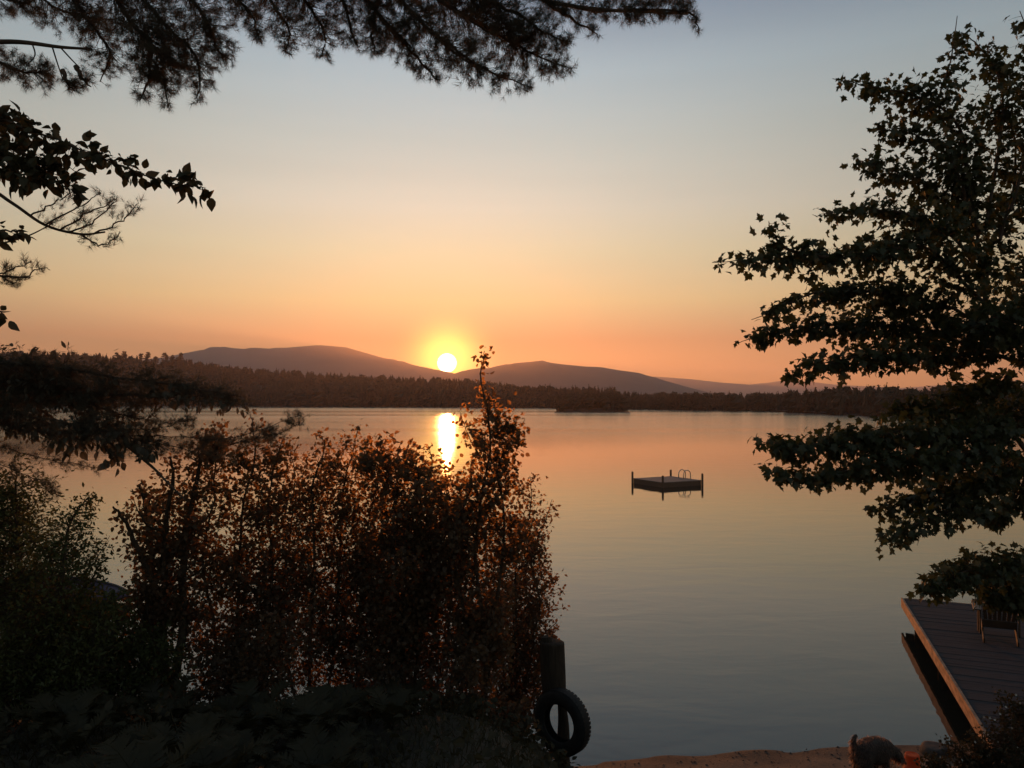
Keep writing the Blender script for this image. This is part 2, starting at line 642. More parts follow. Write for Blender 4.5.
w2 = noise(t, 5.0, 2, 0.5, vec_scale=(0.45, 1.0, 1.0), dist=0.3)
ad = N(t, 'ShaderNodeMath', op='MULTIPLY_ADD', i_1=0.12)
l(w2.outputs['Fac'], ad.inputs[0])
l(w1.outputs['Fac'], ad.inputs[2])
b = t.nodes.new('ShaderNodeBump')
b.inputs['Strength'].default_value = 1.0
b.inputs['Distance'].default_value = 0.010
l(ad.outputs[0], b.inputs['Height'])
l(b.outputs[0], p.inputs['Normal'])
l(p.outputs[0], o.inputs[0])
a = Acc()
a.add([(-9000, 4, 0), (9000, 4, 0), (9000, 9600, 0), (-9000, 9600, 0)], [[0, 1, 2, 3]])
tag(a.build('water', m), kind='structure')


# ------------------------------------------------------------------ far hills, shores and woods
def vnoise(x, seed):
    r = np.random.default_rng(seed)
    ph = r.uniform(0, 6.28, 8)
    return sum(np.sin(x * (1.7 ** k) + ph[k]) / (1.6 ** k) for k in range(8)) / 2.5


def hill(name, prof, d_front, d_crest, d_back, mat, wob=0.02, tree=0.0, seed=1, step=6, kind='structure', rows=16):
    """prof: (px, py) skyline as it stands at distance d_crest; real slopes in front and behind"""
    px = np.arange(prof[0][0], prof[-1][0] + step, step, dtype=float)
    py = np.interp(px, [q[0] for q in prof], [q[1] for q in prof])
    X = (px - CX) / F_PX * d_crest
    top = EYE[2] + (HOR - py) / F_PX * d_crest - tree
    top = np.maximum(top, 0.5)
    V = []
    ks = np.concatenate([np.linspace(0, 1, rows), 1 + np.linspace(0.1, 1, 8)])
    for k in ks:
        if k <= 1:
            d = d_front(X) * (1 - k) + d_crest * k if callable(d_front) else d_front * (1 - k) + d_crest * k
            h = top * (sm01(k) * 0.6 + k * 0.4)
        else:
            d = d_crest + (d_back - d_crest) * (k - 1)
            h = top * (1 - sm01(k - 1))
        n_ = vnoise(X / (d_crest * 0.035) + k * 3.0, seed) * top * wob * (0 if k in (0, 1) else 1) * (4 * min(k, 2 - k) * 0.5)
        V.append(np.stack([X, np.broadcast_to(d, X.shape) + vnoise(X / 40, seed + 3) * 4 * (k < 1), h + n_ - (1.0 if k in (0, 2) else 0)], -1))
    V = np.array(V)
    r_, c_ = V.shape[:2]
    I, J = np.meshgrid(np.arange(r_ - 1), np.arange(c_ - 1), indexing='ij')
    q0 = (I * c_ + J).ravel()
    a = Acc()
    a.add(V, np.stack([q0, q0 + 1, q0 + c_ + 1, q0 + c_], 1))
    ob = a.build(name, mat, smooth=True)
    tag(ob, kind=kind)
    return V


hill('mountain', [(-900, 372), (-500, 352), (-250, 360), (0, 372), (120, 362), (165, 357), (200, 350), (240, 349), (275, 348.5), (318, 345),
                  (345, 347), (380, 357), (420, 367), (440, 371.5), (470, 376), (520, 388), (560, 398)],
     3900, 5500, 7200, M_HILL, 0.06, seed=2, step=5)
hill('mountain', [(330, 398), (400, 386), (447, 376), (462, 371), (490, 369), (515, 363), (540, 361), (560, 364), (585, 366.5),
                  (600, 367), (618, 370), (640, 373), (665, 382), (690, 390), (720, 398)], 3300, 4500, 5800, M_HILL, 0.06, seed=5, step=4)
hill('mountain', [(560, 392), (620, 381), (655, 376.5), (690, 379), (720, 382.5), (750, 385), (770, 383), (785, 380.5), (810, 382),
                  (840, 385), (900, 388), (960, 384), (1100, 380), (1300, 388), (1700, 394)], 6800, 8600, 9900, M_HILL, 0.05, seed=8, step=5)


def tri_tree(kind, seed):
    """unit-height far tree: solid heart plus ragged boughs"""
    r = np.random.default_rng(seed)
    V, F = [], []

    def ring(z, rad, n=6):
        k = len(V)
        for i in range(n):
            an = i / n * 6.283 + z * 3
            q = rad * r.uniform(0.75, 1.2)
            V.append((q * math.cos(an), q * math.sin(an), z))
        return k
    if kind == 'pine':
        prof = [(0.0, 0.12), (0.25, 0.17), (0.5, 0.14), (0.75, 0.08), (0.97, 0.01)]
    else:
        prof = [(0.0, 0.15), (0.25, 0.30), (0.55, 0.33), (0.8, 0.24), (0.97, 0.07)]
    ks = [ring(z, q) for z, q in prof]
    for a_, b_ in zip(ks[:-1], ks[1:]):
        for i in range(6):
            j = (i + 1) % 6
            F.append((a_ + i, a_ + j, b_ + j))
            F.append((a_ + i, b_ + j, b_ + i))
    for i in range(44):
        z = r.uniform(0.15, 1.0)
        q = np.interp(z, [p_[0] for p_ in prof], [p_[1] for p_ in prof])
        an = r.uniform(0, 6.283)
        s_ = r.uniform(0.05, 0.11)
        if kind == 'pine':
            c = np.array([math.cos(an) * q, math.sin(an) * q, z])
            tip = c * np.array([1.9, 1.9, 1]) + np.array([0.03 * math.cos(an), 0.03 * math.sin(an), r.uniform(-0.01, 0.05)])
        else:
            c = np.array([math.cos(an) * q * 0.9, math.sin(an) * q * 0.9, z])
            tip = c + np.array([math.cos(an), math.sin(an), 0.7]) * s_ * 0.9
        sdv = nrm(r.normal(size=3)) * s_ * 0.55
        k = len(V)
        V += [tuple(c - sdv), tuple(c + sdv), tuple(tip)]
        F.append((k, k + 1, k + 2))
    return np.array(V), np.array(F)


TREES = [tri_tree('pine', 1), tri_tree('pine', 2), tri_tree('leafy', 3), tri_tree('leafy', 4)]


def plant_forest(acc, V, n, h, pinef, seed, front=1.0):
    """trees scattered over a hill sheet V (rows, cols, 3)"""
    r = np.random.default_rng(seed)
    rows = 16
    u = r.uniform(0, rows - 1.01, n)
    u[: n // 4] = r.uniform(0, 0.8, n // 4)
    u[n // 4: n // 2] = r.uniform(rows - 3, rows - 1.01, n // 2 - n // 4)
    c = r.uniform(0, V.shape[1] - 1.01, n)
    i, j = u.astype(int), c.astype(int)
    fu, fc = (u - i)[:, None], (c - j)[:, None]
    pos = (V[i, j] * (1 - fu) + V[i + 1, j] * fu) * (1 - fc) + (V[i, j + 1] * (1 - fu) + V[i + 1, j + 1] * fu) * fc
    pos[:, 2] -= 0.6
    hh = h * r.uniform(0.6, 1.12, n)
    kind = np.where(r.uniform(size=n) < pinef, r.integers(0, 2, n), r.integers(2, 4, n))
    an = r.uniform(0, 6.283, n)
    for k in range(4):
        s_ = kind == k
        TV, TF = TREES[k]
        TV = TV[:, [2, 0, 1]]
        axis = np.tile([0, 0, 1.0], (s_.sum(), 1)) + r.normal(size=(s_.sum(), 3)) * 0.03
        up = np.stack([np.cos(an[s_]), np.sin(an[s_]), 0 * an[s_]], -1)
        stamp(acc, (TV, TF), pos[s_], axis, up, hh[s_])


LAYERS = [
    # name, skyline, shore distance (x -> d), crest d, back d, tree height, trees, pine share
    ([(-700, 330), (-300, 338), (0, 349), (60, 352), (110, 354), (150, 356), (185, 358), (215, 363), (260, 368), (300, 371), (350, 374),
      (420, 377), (470, 379), (505, 383), (540, 389), (580, 396)], lambda X: np.interp(X, [-900, -300, 0, 60], [600, 660, 560, 520]), 820, 1000, 15, 6500, 0.88),
    ([(470, 386), (520, 387), (560, 388), (620, 391.5), (700, 393), (800, 394), (900, 394)],
     lambda X: np.interp(X, [-20, 30, 70, 160], [520, 500, 420, 320]), 560, 700, 9, 1900, 0.85),
    ([(790, 404), (797, 396), (812, 392), (850, 390), (900, 388), (930, 385), (980, 382), (1024, 380), (1200, 376), (1700, 366)],
     lambda X: np.interp(X, [60, 110, 400], [285, 262, 200]), 330, 430, 10, 1900, 0.8),
]
for i, (prof, ds, dc_, db, th, nt_, pf) in enumerate(LAYERS):
    V = hill('far_shore', prof, ds, dc_, db, M_HILL, 0.04, tree=th, seed=20 + i, step=5)
    a = Acc()
    plant_forest(a, V, nt_, th, pf, 40 + i)
    tag(a.build('forest', M_FOREST), label=['dark wooded hillside along the left far shore', 'low distant band of trees beyond the raft',
                                            'dark wooded point behind the maple at the right'][i], cat='forest', kind='stuff')
# wooded islet in front of the far shore
a = Acc()
r = np.random.default_rng(5)
ci = P(591, 411, 360)
ang = np.linspace(0, 6.283, 25)[:-1]
ring0 = np.stack([ci[0] + 17 * np.cos(ang), ci[1] + 9 * np.sin(ang), 0 * ang - 0.5], -1)
ring1 = np.stack([ci[0] + 13 * np.cos(ang), ci[1] + 6 * np.sin(ang), 0 * ang + 1.2], -1)
a.add(np.vstack([ring0, ring1, [[ci[0], ci[1], 1.6]]]),
      [[i, (i + 1) % 24, 24 + (i + 1) % 24] for i in range(24)] + [[i, 24 + (i + 1) % 24, 24 + i] for i in range(24)]
      + [[24 + i, 24 + (i + 1) % 24, 48] for i in range(24)])
tag(a.build('island', M_HILL), kind='structure')
a = Acc()
n = 90
pos = np.stack([ci[0] + 15 * r.uniform(-1, 1, n), ci[1] + 6 * r.uniform(-1, 1, n), np.full(n, 0.2)], -1)
for k in range(4):
    s_ = r.integers(0, 4, n) == k
    TV, TF = TREES[k]
    stamp(a, (TV[:, [2, 0, 1]], TF), pos[s_], np.tile([0, 0, 1.0], (s_.sum(), 1)), r.normal(size=(s_.sum(), 3)), 8.0 * r.uniform(0.5, 1.1, s_.sum()))
tag(a.build('forest', M_FOREST), label='trees crowding the small island off the far shore', cat='forest', kind='stuff')

# taller white pines that stand clear of the left skyline
protos = []
for v in range(3):
    r = np.random.default_rng(100 + v)
    root = empty('pine_tree', (0, 0, 0), 0, 'tall ragged pine standing above the left far shore skyline', 'pine tree',
                 'tall pines on the far left skyline')
    a = Acc()
    a.tube([(0, 0, -1), (0.1, 0, 10), (0, 0.1, 19)], [0.35, 0.25, 0.06], 5)
    a.build('trunk', M_BARK, root)
    a = Acc()
    for k in range(34):
        z = r.uniform(4, 20)
        q = np.interp(z, [4, 9, 15, 18, 20], [2.6, 2.9, 1.9, 1.0, 0.1]) * r.uniform(0.4, 1.3)
        an = r.uniform(0, 6.283)
        c = np.array([math.cos(an) * q, math.sin(an) * q, z + q * 0.18])
        nb = 16
        pos = c * 0.85 + r.normal(size=(nb, 3)) * np.array([0.75, 0.75, 0.28])
        ax = np.stack([np.full(nb, math.cos(an)), np.full(nb, math.sin(an)), np.full(nb, 0.3)], -1) + r.normal(size=(nb, 3)) * 0.5
        T3 = (np.array([[0, -0.5, 0], [0, 0.5, 0], [1.0, 0, 0.1]]), np.array([[0, 1, 2]]))
        stamp(a, T3, pos, ax, r.normal(size=(nb, 3)), r.uniform(0.7, 1.5, nb))
    a.build('crown', M_FOREST, root)
    protos.append(root)
r = np.random.default_rng(77)
spots = [(8, 346), (20, 350), (31, 347), (44, 349), (55, 346), (61, 351), (74, 347), (86, 352), (98, 349), (106, 352), (117, 347), (124, 345),
         (133, 352), (141, 348), (148, 346), (156, 351), (165, 347), (173, 349), (181, 347), (190, 354), (203, 358), (222, 362), (240, 365), (262, 366)]
for i, (px, py) in enumerate(spots):
    src = protos[i % 3]
    d = 818 + r.uniform(-18, 6)
    c = P(px, py + 3.5, d)
    sc = r.uniform(0.85, 1.1)
    if i < 3:
        rt = src
    else:
        rt = src.copy()
        COL.objects.link(rt)
        for ch in src.children:
            cc = ch.copy()
            COL.objects.link(cc)
            cc.parent = rt
    rt.scale = (sc, sc, sc)
    rt.location = (c[0], c[1], c[2] - 20 * sc)
    rt.rotation_euler = (0, 0, r.uniform(0, 6.28))

# ------------------------------------------------------------------ evening haze over the lake
m = bpy.data.materials.new('haze_air')
m.use_nodes = True
t = m.node_tree
t.nodes.clear()
v = t.nodes.new('ShaderNodeVolumePrincipled')
v.inputs['Color'].default_value = (0.97, 0.88, 0.95, 1)
v.inputs['Density'].default_value = HAZE_DENSITY
v.inputs['Anisotropy'].default_value = HAZE_G
o = t.nodes.new('ShaderNodeOutputMaterial')
t.links.new(v.outputs[0], o.inputs['Volume'])
a = Acc()
a.box((0, 4900, 198.5), (19000, 10400, 403))
tag(a.build('haze', m), label='thin warm evening haze over the whole lake', cat='haze', kind='stuff')

# ------------------------------------------------------------------ things on and by the water
def wood_mat(name, c1, c2, rough=0.75, vec=(1, 12, 12), scale=3.0, spec=0.4):
    return surf(name, c1, c2, scale, rough, 0.35, vec=vec, spec=spec)


M_DECK = wood_mat('weathered_deck', (0.030, 0.032, 0.037), (0.052, 0.054, 0.061), 0.9, spec=0.12)
M_EDGE = wood_mat('edge_board', (0.13, 0.065, 0.035), (0.50, 0.28, 0.16), 0.7, vec=(0.8, 0.8, 2.5), scale=5)
M_BEAM = wood_mat('dark_beam', (0.06, 0.04, 0.03), (0.12, 0.08, 0.06), 0.8)
M_RAFT = wood_mat('raft_wood', (0.10, 0.055, 0.035), (0.17, 0.10, 0.065), 0.8)
M_RAFTTOP = wood_mat('raft_deck', (0.20, 0.145, 0.12), (0.28, 0.21, 0.175), 0.8)
M_STEEL = surf('ladder_steel', (0.35, 0.33, 0.3), (0.5, 0.48, 0.45), 20, 0.35, 0.0, metallic=1.0)
M_RUBBER = surf('tyre_rubber', (0.012, 0.012, 0.012), (0.028, 0.026, 0.024), 12, 0.7, 0.2)
M_POST = surf('post_wood', (0.028, 0.020, 0.014), (0.065, 0.048, 0.032), 6, 0.9, 0.9, vec=(4, 4, 0.6))
M_ROPE = surf('rope', (0.15, 0.12, 0.08), (0.25, 0.2, 0.14), 60, 0.9, 0.3)
M_CHAIR = wood_mat('chair_paint', (0.04, 0.024, 0.015), (0.07, 0.04, 0.022), 0.6, vec=(2, 2, 2))
M_BUCKET = leaf_mat('orange_plastic', (0.80, 0.12, 0.02), (0.85, 0.15, 0.03), 0.3, (0.8, 0.16, 0.04), gloss=0.04)
M_ROCK = surf('rock', (0.025, 0.022, 0.02), (0.06, 0.053, 0.046), 4, 0.9, 0.8, c3=(0.04, 0.038, 0.032))
M_HULL = surf('boat_hull', (0.06, 0.045, 0.09), (0.09, 0.065, 0.12), 2, 0.45, 0.0)
M_HULLRIM = surf('boat_rim', (0.03, 0.025, 0.03), (0.05, 0.04, 0.05), 6, 0.5, 0.0)


def rotz(a):
    c, s = math.cos(a), math.sin(a)
    return np.array([[c, -s, 0], [s, c, 0], [0, 0, 1]])


def bevel(o, w=0.01, seg=1):
    m_ = o.modifiers.new('bevel', 'BEVEL')
    m_.width = w
    m_.segments = seg
    m_.limit_method = 'ANGLE'
    return o


# --- swim raft
rt = empty('swim_raft', (9.2, 47.6, -0.06), 0, 'square wooden swim raft with corner posts floating alone on the lake', 'raft')
u = nrm(np.array([0.3, 0.954, 0]))       # towards the back corner
w = np.array([0.954, -0.3, 0])           # towards the right corner
rad_ = 1.98
corner = {'front': -u * rad_, 'back': u * rad_, 'right': w * rad_, 'left': -w * rad_}
e1 = nrm(corner['right'] - corner['front'])
e2 = nrm(corner['back'] - corner['right'])
RM = np.stack([e1, e2, np.array([0, 0, 1.0])], 1)
side = np.linalg.norm(corner['right'] - corner['front'])
a = Acc()
nb = 16
for i in range(nb):
    off = (i + 0.5) / nb * side - side / 2
    a.box(e2 * off + np.array([0, 0, 0.345]), (side + 0.06, side / nb - 0.012, 0.035), RM)
a.build('deck', M_RAFTTOP, rt)
a = Acc()
for sgn in (-1, 1):
    a.box(e2 * sgn * (side / 2 - 0.02) + np.array([0, 0, 0.19]), (side - 0.01, 0.05, 0.27), RM)
    a.box(e1 * sgn * (side / 2 - 0.02) + np.array([0, 0, 0.188]), (0.05, side - 0.1, 0.266), RM)
a.build('frame', M_RAFT, rt)
a = Acc()
for sgn in (-1, 0, 1):
    a.box(e2 * sgn * side * 0.32 + np.array([0, 0, 0.02]), (side * 0.92, 0.5, 0.26), RM)
a.build('float', M_BEAM, rt)
for k, v_ in corner.items():
    a = Acc()
    q = v_ * 1.035
    a.tube([(q[0], q[1], -0.3), (q[0], q[1], 0.1), (q[0], q[1], 0.74), (q[0], q[1], 0.755)], [0.065, 0.065, 0.06, 0.045], 8)
    a.build('post', M_RAFT, rt, smooth=False)
a = Acc()
lc = e1 * (side / 2) + e2 * (-side * 0.02)
for s_ in (-0.23, 0.23):
    p0 = lc + e2 * s_
    pts = [p0 - e1 * 0.38 + np.array([0, 0, 0.36]), p0 - e1 * 0.38 + np.array([0, 0, 0.62]), p0 - e1 * 0.3 + np.array([0, 0, 0.80]),
           p0 - e1 * 0.1 + np.array([0, 0, 0.86]), p0 + e1 * 0.1 + np.array([0, 0, 0.74]), p0 + e1 * 0.14 + np.array([0, 0, 0.5]),
           p0 + e1 * 0.14 + np.array([0, 0, -0.7])]
    a.tube(smooth_poly(pts, 5), 0.026, 8)
for z_ in (0.05, -0.2, -0.45):
    a.tube([lc + e1 * 0.14 + e2 * -0.23 + np.array([0, 0, z_]), lc + e1 * 0.14 + e2 * 0.23 + np.array([0, 0, z_])], 0.02, 6)
a.build('ladder', M_STEEL, rt, smooth=True)

# --- dock at the right
A0 = np.array([8.88, 18.25, 0.5])
B0 = np.array([6.38, 10.75, 0.5])
e_l = nrm(A0 - B0)                          # along the left edge, away from the shore
e_r = nrm(np.array([1.80, -0.78, 0]))       # along the far edge
Llen = np.linalg.norm(A0 - B0) + 1.6
Wd = 5.2
dk = empty('dock', (B0[0], B0[1], 0), 0, 'wide wooden dock with a pale edge board under the maple', 'dock')
org = np.array([B0[0], B0[1], 0])
start = B0 - e_l * 1.6 - org
a = Acc()
nb = int(Llen / 0.145)
rr_ = np.random.default_rng(3)
for i in range(nb):
    q0 = start + e_l * (i * Llen / nb + 0.0022)
    q1 = start + e_l * ((i + 1) * Llen / nb - 0.0022)
    j_ = rr_.uniform(-0.003, 0.003)
    v0 = [q0 + e_r * 0.0, q0 + e_r * Wd, q1 + e_r * Wd, q1]
    V = [x_ + np.array([0, 0, j_ - 0.001]) for x_ in v0] + [x_ + np.array([0, 0, -0.035]) for x_ in v0]
    a.add(V, [[0, 1, 2, 3], [4, 7, 6, 5], [0, 4, 5, 1], [1, 5, 6, 2], [2, 6, 7, 3], [3, 7, 4, 0]])
a.build('deck_board', M_DECK, dk)


def board(acc, p0, p1, th, z0, z1):
    """upright board between two plan points"""
    d_ = nrm(np.asarray(p1) - np.asarray(p0))
    n_ = np.array([-d_[1], d_[0], 0]) * th
    V = []
    for z_ in (z0, z1):
        for q in (p0, p1, p1 + n_, p0 + n_):
            V.append([q[0], q[1], z_])
    acc.add(V, [[3, 2, 1, 0], [4, 5, 6, 7], [0, 1, 5, 4], [1, 2, 6, 5], [2, 3, 7, 6], [3, 0, 4, 7]])


fl = start - e_r * 0.003
a = Acc()
cut = 1.75
board(a, fl + e_l * cut, fl + e_l * (Llen + 0.03), 0.04, 0.30, 0.507)
board(a, fl, fl + e_l * (cut - 0.02), 0.04, 0.29, 0.50)
a.build('edge_board', M_EDGE, dk)
a = Acc()
fe = start + e_l * (Llen + 0.003)
board(a, fe + e_r * 0.04, fe + e_r * Wd, 0.04, 0.30, 0.505)
a.build('end_board', M_EDGE, dk)
a = Acc()
for s_ in (0.5, 1.9, 3.3, 4.7):
    board(a, start + e_r * s_, start + e_r * s_ + e_l * (Llen - 0.05), 0.06, 0.27, 0.46)
a.build('beam', M_BEAM, dk)
for i in range(4):
    for s_ in (0.25, 2.6, 4.9):
        a = Acc()
        q = start + e_l * (0.9 + i * (Llen - 1.3) / 3) + e_r * s_
        a.tube([(q[0], q[1], -0.9), (q[0], q[1], 0.46)], 0.09, 8)
        a.build('pile', M_BEAM, dk)
# cleat-like strap where two edge boards meet
a = Acc()
q = fl + e_l * (cut - 0.01) - e_r * 0.045
a.box(q + np.array([0, 0, -0.10]), (0.012, 0.04, 0.2), np.stack([e_r, e_l, [0, 0, 1]], 1))
a.build('metal_strap', M_STEEL, dk)

# --- slatted garden chair on the dock, seen from behind
ch = empty('garden_chair', (9.22, 15.25, 0.5), math.radians(-27), 'dark slatted wooden armchair facing the lake on the dock', 'chair')
# local axes: +y towards the lake (the way the sitter looks)


def part(name, mat, fn, bw=0.006, parent=ch):
    acc = Acc()
    fn(acc)
    return bevel(acc.build(name, mat, parent), bw)


def rx(a_):
    c, s = math.cos(a_), math.sin(a_)
    return np.array([[1, 0, 0], [0, c, -s], [0, s, c]])


for sx in (-1, 1):
    # long stringer: front knee down to the rear foot
    part('rear_leg', M_CHAIR, lambda A: A.box((sx * 0.27, -0.08, 0.20), (0.03, 0.98, 0.11), rx(math.radians(19))))
    part('front_leg', M_CHAIR, lambda A: A.box((sx * 0.315, 0.33, 0.27), (0.03, 0.10, 0.54)))
    part('arm_support', M_CHAIR, lambda A: A.box((sx * 0.315, -0.22, 0.32), (0.03, 0.09, 0.44)))
    part('arm', M_CHAIR, lambda A: A.box((sx * 0.36, 0.03, 0.56), (0.14, 0.74, 0.025)), 0.01)


def seat_(A):
    for i in range(6):
        y_ = 0.34 - i * 0.085
        z_ = 0.385 - i * 0.026
        A.box((0, y_, z_), (0.52, 0.075, 0.022), rx(math.radians(17)))


part('seat', M_CHAIR, seat_)
br = rx(math.radians(20))
for i in range(7):
    s_ = (i - 3)
    hgt = 0.86 - 0.022 * s_ * s_
    tilt = np.array([[math.cos(s_ * 0.035), 0, math.sin(s_ * 0.035)], [0, 1, 0], [-math.sin(s_ * 0.035), 0, math.cos(s_ * 0.035)]])
    Rm = br @ tilt
    c = np.array([s_ * 0.068, -0.14, 0.22]) + Rm @ np.array([0, 0, hgt / 2])
    part('back_slat', M_CHAIR, lambda A: A.box(c, (0.055 + 0.004, 0.018, hgt), Rm), 0.005)
part('back_rail', M_CHAIR, lambda A: (A.box((0, -0.205, 0.30), (0.56, 0.03, 0.16), br), A.box((0, -0.33, 0.60), (0.54, 0.03, 0.07), br)), 0.005)

# --- post with a tyre leaning on it
pz = float(ground_z(0.42, 8.05))
ps = empty('mooring_post', (0.42, 8.05, pz), 0, 'dark stubby wooden post rising behind the old tyre', 'post')
base = np.array([0.42, 8.05, pz])
tp = P(552, 641, 8.05)
kn = P(554, 692, 8.05)
bt = P(562, 768, 8.05)
a = Acc()
h1 = smooth_poly([kn - base + np.array([0, 0, -0.03]), P(553, 668, 8.05) - base, P(552, 646, 8.05) - base, tp - base], 4)
a.tube(h1, np.interp(np.linspace(0, 1, len(h1)), [0, 0.1, 0.8, 0.93, 1], [0.118, 0.125, 0.127, 0.122, 0.09]), 14)
o_ = a.build('head', M_POST, ps, smooth=True)
a = Acc()
h2 = smooth_poly([bt - base + np.array([0, 0, -0.35]), bt - base, P(563.5, 725, 8.05) - base, P(560, 690, 8.05) - base], 4)
a.tube(h2, np.linspace(0.12, 0.036, len(h2)) * np.where(np.arange(len(h2)) < 5, 1, 0.9), 10)
a.build('shaft', M_POST, ps, smooth=True)
a = Acc()
a.tube([tp - base + np.array([-0.05, 0, -0.02]), tp - base + np.array([-0.06, 0.0, 0.045])], [0.07, 0.05], 9)
a.build('broken_top', M_POST, ps)

tc_ = P(561.5, 722, 7.84)
ty = empty('tyre', tuple(tc_), math.radians(-57), 'old black tyre hanging against the dark stubby post', 'tyre')
# tyre axis is local y
ty.rotation_euler = (0, math.radians(0), math.radians(-40))
ty.scale = (0.9, 0.6, 0.9)
prof = [(0.195, -0.075), (0.205, -0.095), (0.25, -0.112), (0.30, -0.108), (0.330, -0.090), (0.345, -0.055), (0.348, 0), (0.345, 0.055),
        (0.330, 0.090), (0.30, 0.108), (0.25, 0.112), (0.205, 0.095), (0.195, 0.075), (0.212, 0.07), (0.235, 0.09), (0.29, 0.09), (0.322, 0.06),
        (0.326, 0), (0.322, -0.06), (0.29, -0.09), (0.235, -0.09), (0.212, -0.07)]
nS = 64
V, Fq = [], []
for i in range(nS):
    an = i / nS * 2 * math.pi
    for (q, y_) in prof:
        V.append((q * math.cos(an), y_, q * math.sin(an)))
m_ = len(prof)
for i in range(nS):
    for j in range(m_):
        Fq.append((i * m_ + j, i * m_ + (j + 1) % m_, ((i + 1) % nS) * m_ + (j + 1) % m_, ((i + 1) % nS) * m_ + j))
a = Acc()
a.add(V, Fq)
a.build('casing', M_RUBBER, ty, smooth=True)
a = Acc()
for i in range(48):
    an = i / 48 * 2 * math.pi
    Rt = np.stack([[math.cos(an), 0, math.sin(an)], [0, 1, 0], [-math.sin(an), 0, math.cos(an)]], 1)
    for y_ in (-0.062, 0.0, 0.062):
        a.box(np.array([0.3455 * math.cos(an + (y_ != 0) * 0.05), y_, 0.3455 * math.sin(an + (y_ != 0) * 0.05)]), (0.003, 0.052, 0.034), Rt)
a.build('tread', M_RUBBER, ty)
# --- upturned orange bucket on the sand
bz = float(ground_z(5.08, 10.25))
bk = empty('bucket', (5.08, 10.25, bz), 0, 'small orange plastic bucket upside down on the beach', 'bucket')
a = Acc()
pr_ = [(0.118, 0.0), (0.118, 0.018), (0.107, 0.02), (0.085, 0.27), (0.082, 0.29), (0.070, 0.295), (0.068, 0.288), (0.0, 0.288)]
V, Fq = [], []
for i in range(32):
    an = i / 32 * 2 * math.pi
    for q, z_ in pr_:
        V.append((q * math.cos(an), q * math.sin(an), z_))
m_ = len(pr_)
for i in range(32):
    for j in range(m_ - 1):
        Fq.append((i * m_ + j, ((i + 1) % 32) * m_ + j, ((i + 1) % 32) * m_ + j + 1, i * m_ + j + 1))
a.add(V, Fq)
a.build('body', M_BUCKET, bk, smooth=True)
a = Acc()
a.tube([(0.122 * math.cos(t_), 0.122 * math.sin(t_) - 0.01, 0.012 + 0.02 * math.sin(t_)) for t_ in np.linspace(math.pi, 2 * math.pi, 14)], 0.004, 6)
a.build('handle', M_STEEL, bk, smooth=True)

# --- rocks at the waterline


def rock(loc, size, seed, label, group=None):
    import bmesh
    bm = bmesh.new()
    bmesh.ops.create_icosphere(bm, subdivisions=4, radius=1)
    r = np.random.default_rng(seed)
    ks = r.normal(size=(9, 3)) * 1.6
    ph = r.uniform(0, 6.28, 9)
    for v_ in bm.verts:
        q = np.array(v_.co)
        dsp = 1 + 0.09 * sum(math.sin(float(k_ @ q) + p_) for k_, p_ in zip(ks, ph)) / 1.5
        q = q * dsp
        q = np.clip(q, -0.86, 0.86)
        v_.co = Vector(q * np.array(size))
    me = bpy.data.meshes.new('rock')
    bm.to_mesh(me)
    bm.free()
    me.materials.append(M_ROCK)
    for p_ in me.polygons:
        p_.use_smooth = True
    ob = bpy.data.objects.new('rock', me)
    ob.location = loc
    ob.rotation_euler = (0, 0, seed)
    link(ob)
    return tag(ob, label, 'rock', group)


q = P(934, 742, 11.3)
rock((q[0], q[1], 0.04), (0.24, 0.2, 0.15), 4, 'low dark rock at the waterline left of the dock')

# --- boat moored behind the bushes, bow to the right
bow = P(133, 570, 20.0)
bo = empty('rowing_boat', (bow[0] - 1.75, bow[1], 0.0), math.radians(-8), 'dark purple hull of a small boat showing through the left bushes', 'boat')
st = np.linspace(-1.75, 1.75, 22)
secs = []
for x_ in st:
    tt = (x_ + 1.75) / 3.5
    hw = 0.62 * (1 - max(0, tt - 0.45) ** 2.2 / 0.55 ** 2.2) ** 0.75 * (0.85 + 0.15 * min(1, tt * 4)) + 0.01
    sheer = 0.50 - 0.24 * tt ** 1.6
    keel = -0.12 + 0.34 * (max(0, tt - 0.55) / 0.45) ** 2
    secs.append([(x_, hw, sheer), (x_, hw * 0.95, sheer * 0.55 + keel * 0.2), (x_, hw * 0.72, keel * 0.6 + 0.02), (x_, 0, keel),
                 (x_, -hw * 0.72, keel * 0.6 + 0.02), (x_, -hw * 0.95, sheer * 0.55 + keel * 0.2), (x_, -hw, sheer)])
V = np.array(secs).reshape(-1, 3)
Fq = [(i * 7 + j, i * 7 + j + 1, (i + 1) * 7 + j + 1, (i + 1) * 7 + j) for i in range(21) for j in range(6)]
a = Acc()
a.add(V, Fq)
a.f.append(np.array([[0, 1, 2, 3, 4, 5, 6]]))
ob = a.build('hull', M_HULL, bo, smooth=True)
sl = ob.modifiers.new('solid', 'SOLIDIFY')
sl.thickness = 0.025
for sgn in (0, 6):
    a = Acc()
    a.tube([np.array(s_[sgn]) + np.array([0, 0, 0.012]) for s_ in secs], 0.028, 6)
    a.build('gunwale', M_HULLRIM, bo, smooth=True)
for x_ in (-0.9, 0.3):
    a = Acc()
    a.box((x_, 0, 0.30), (0.24, 1.10, 0.03))
    a.build('bench', M_HULLRIM, bo)

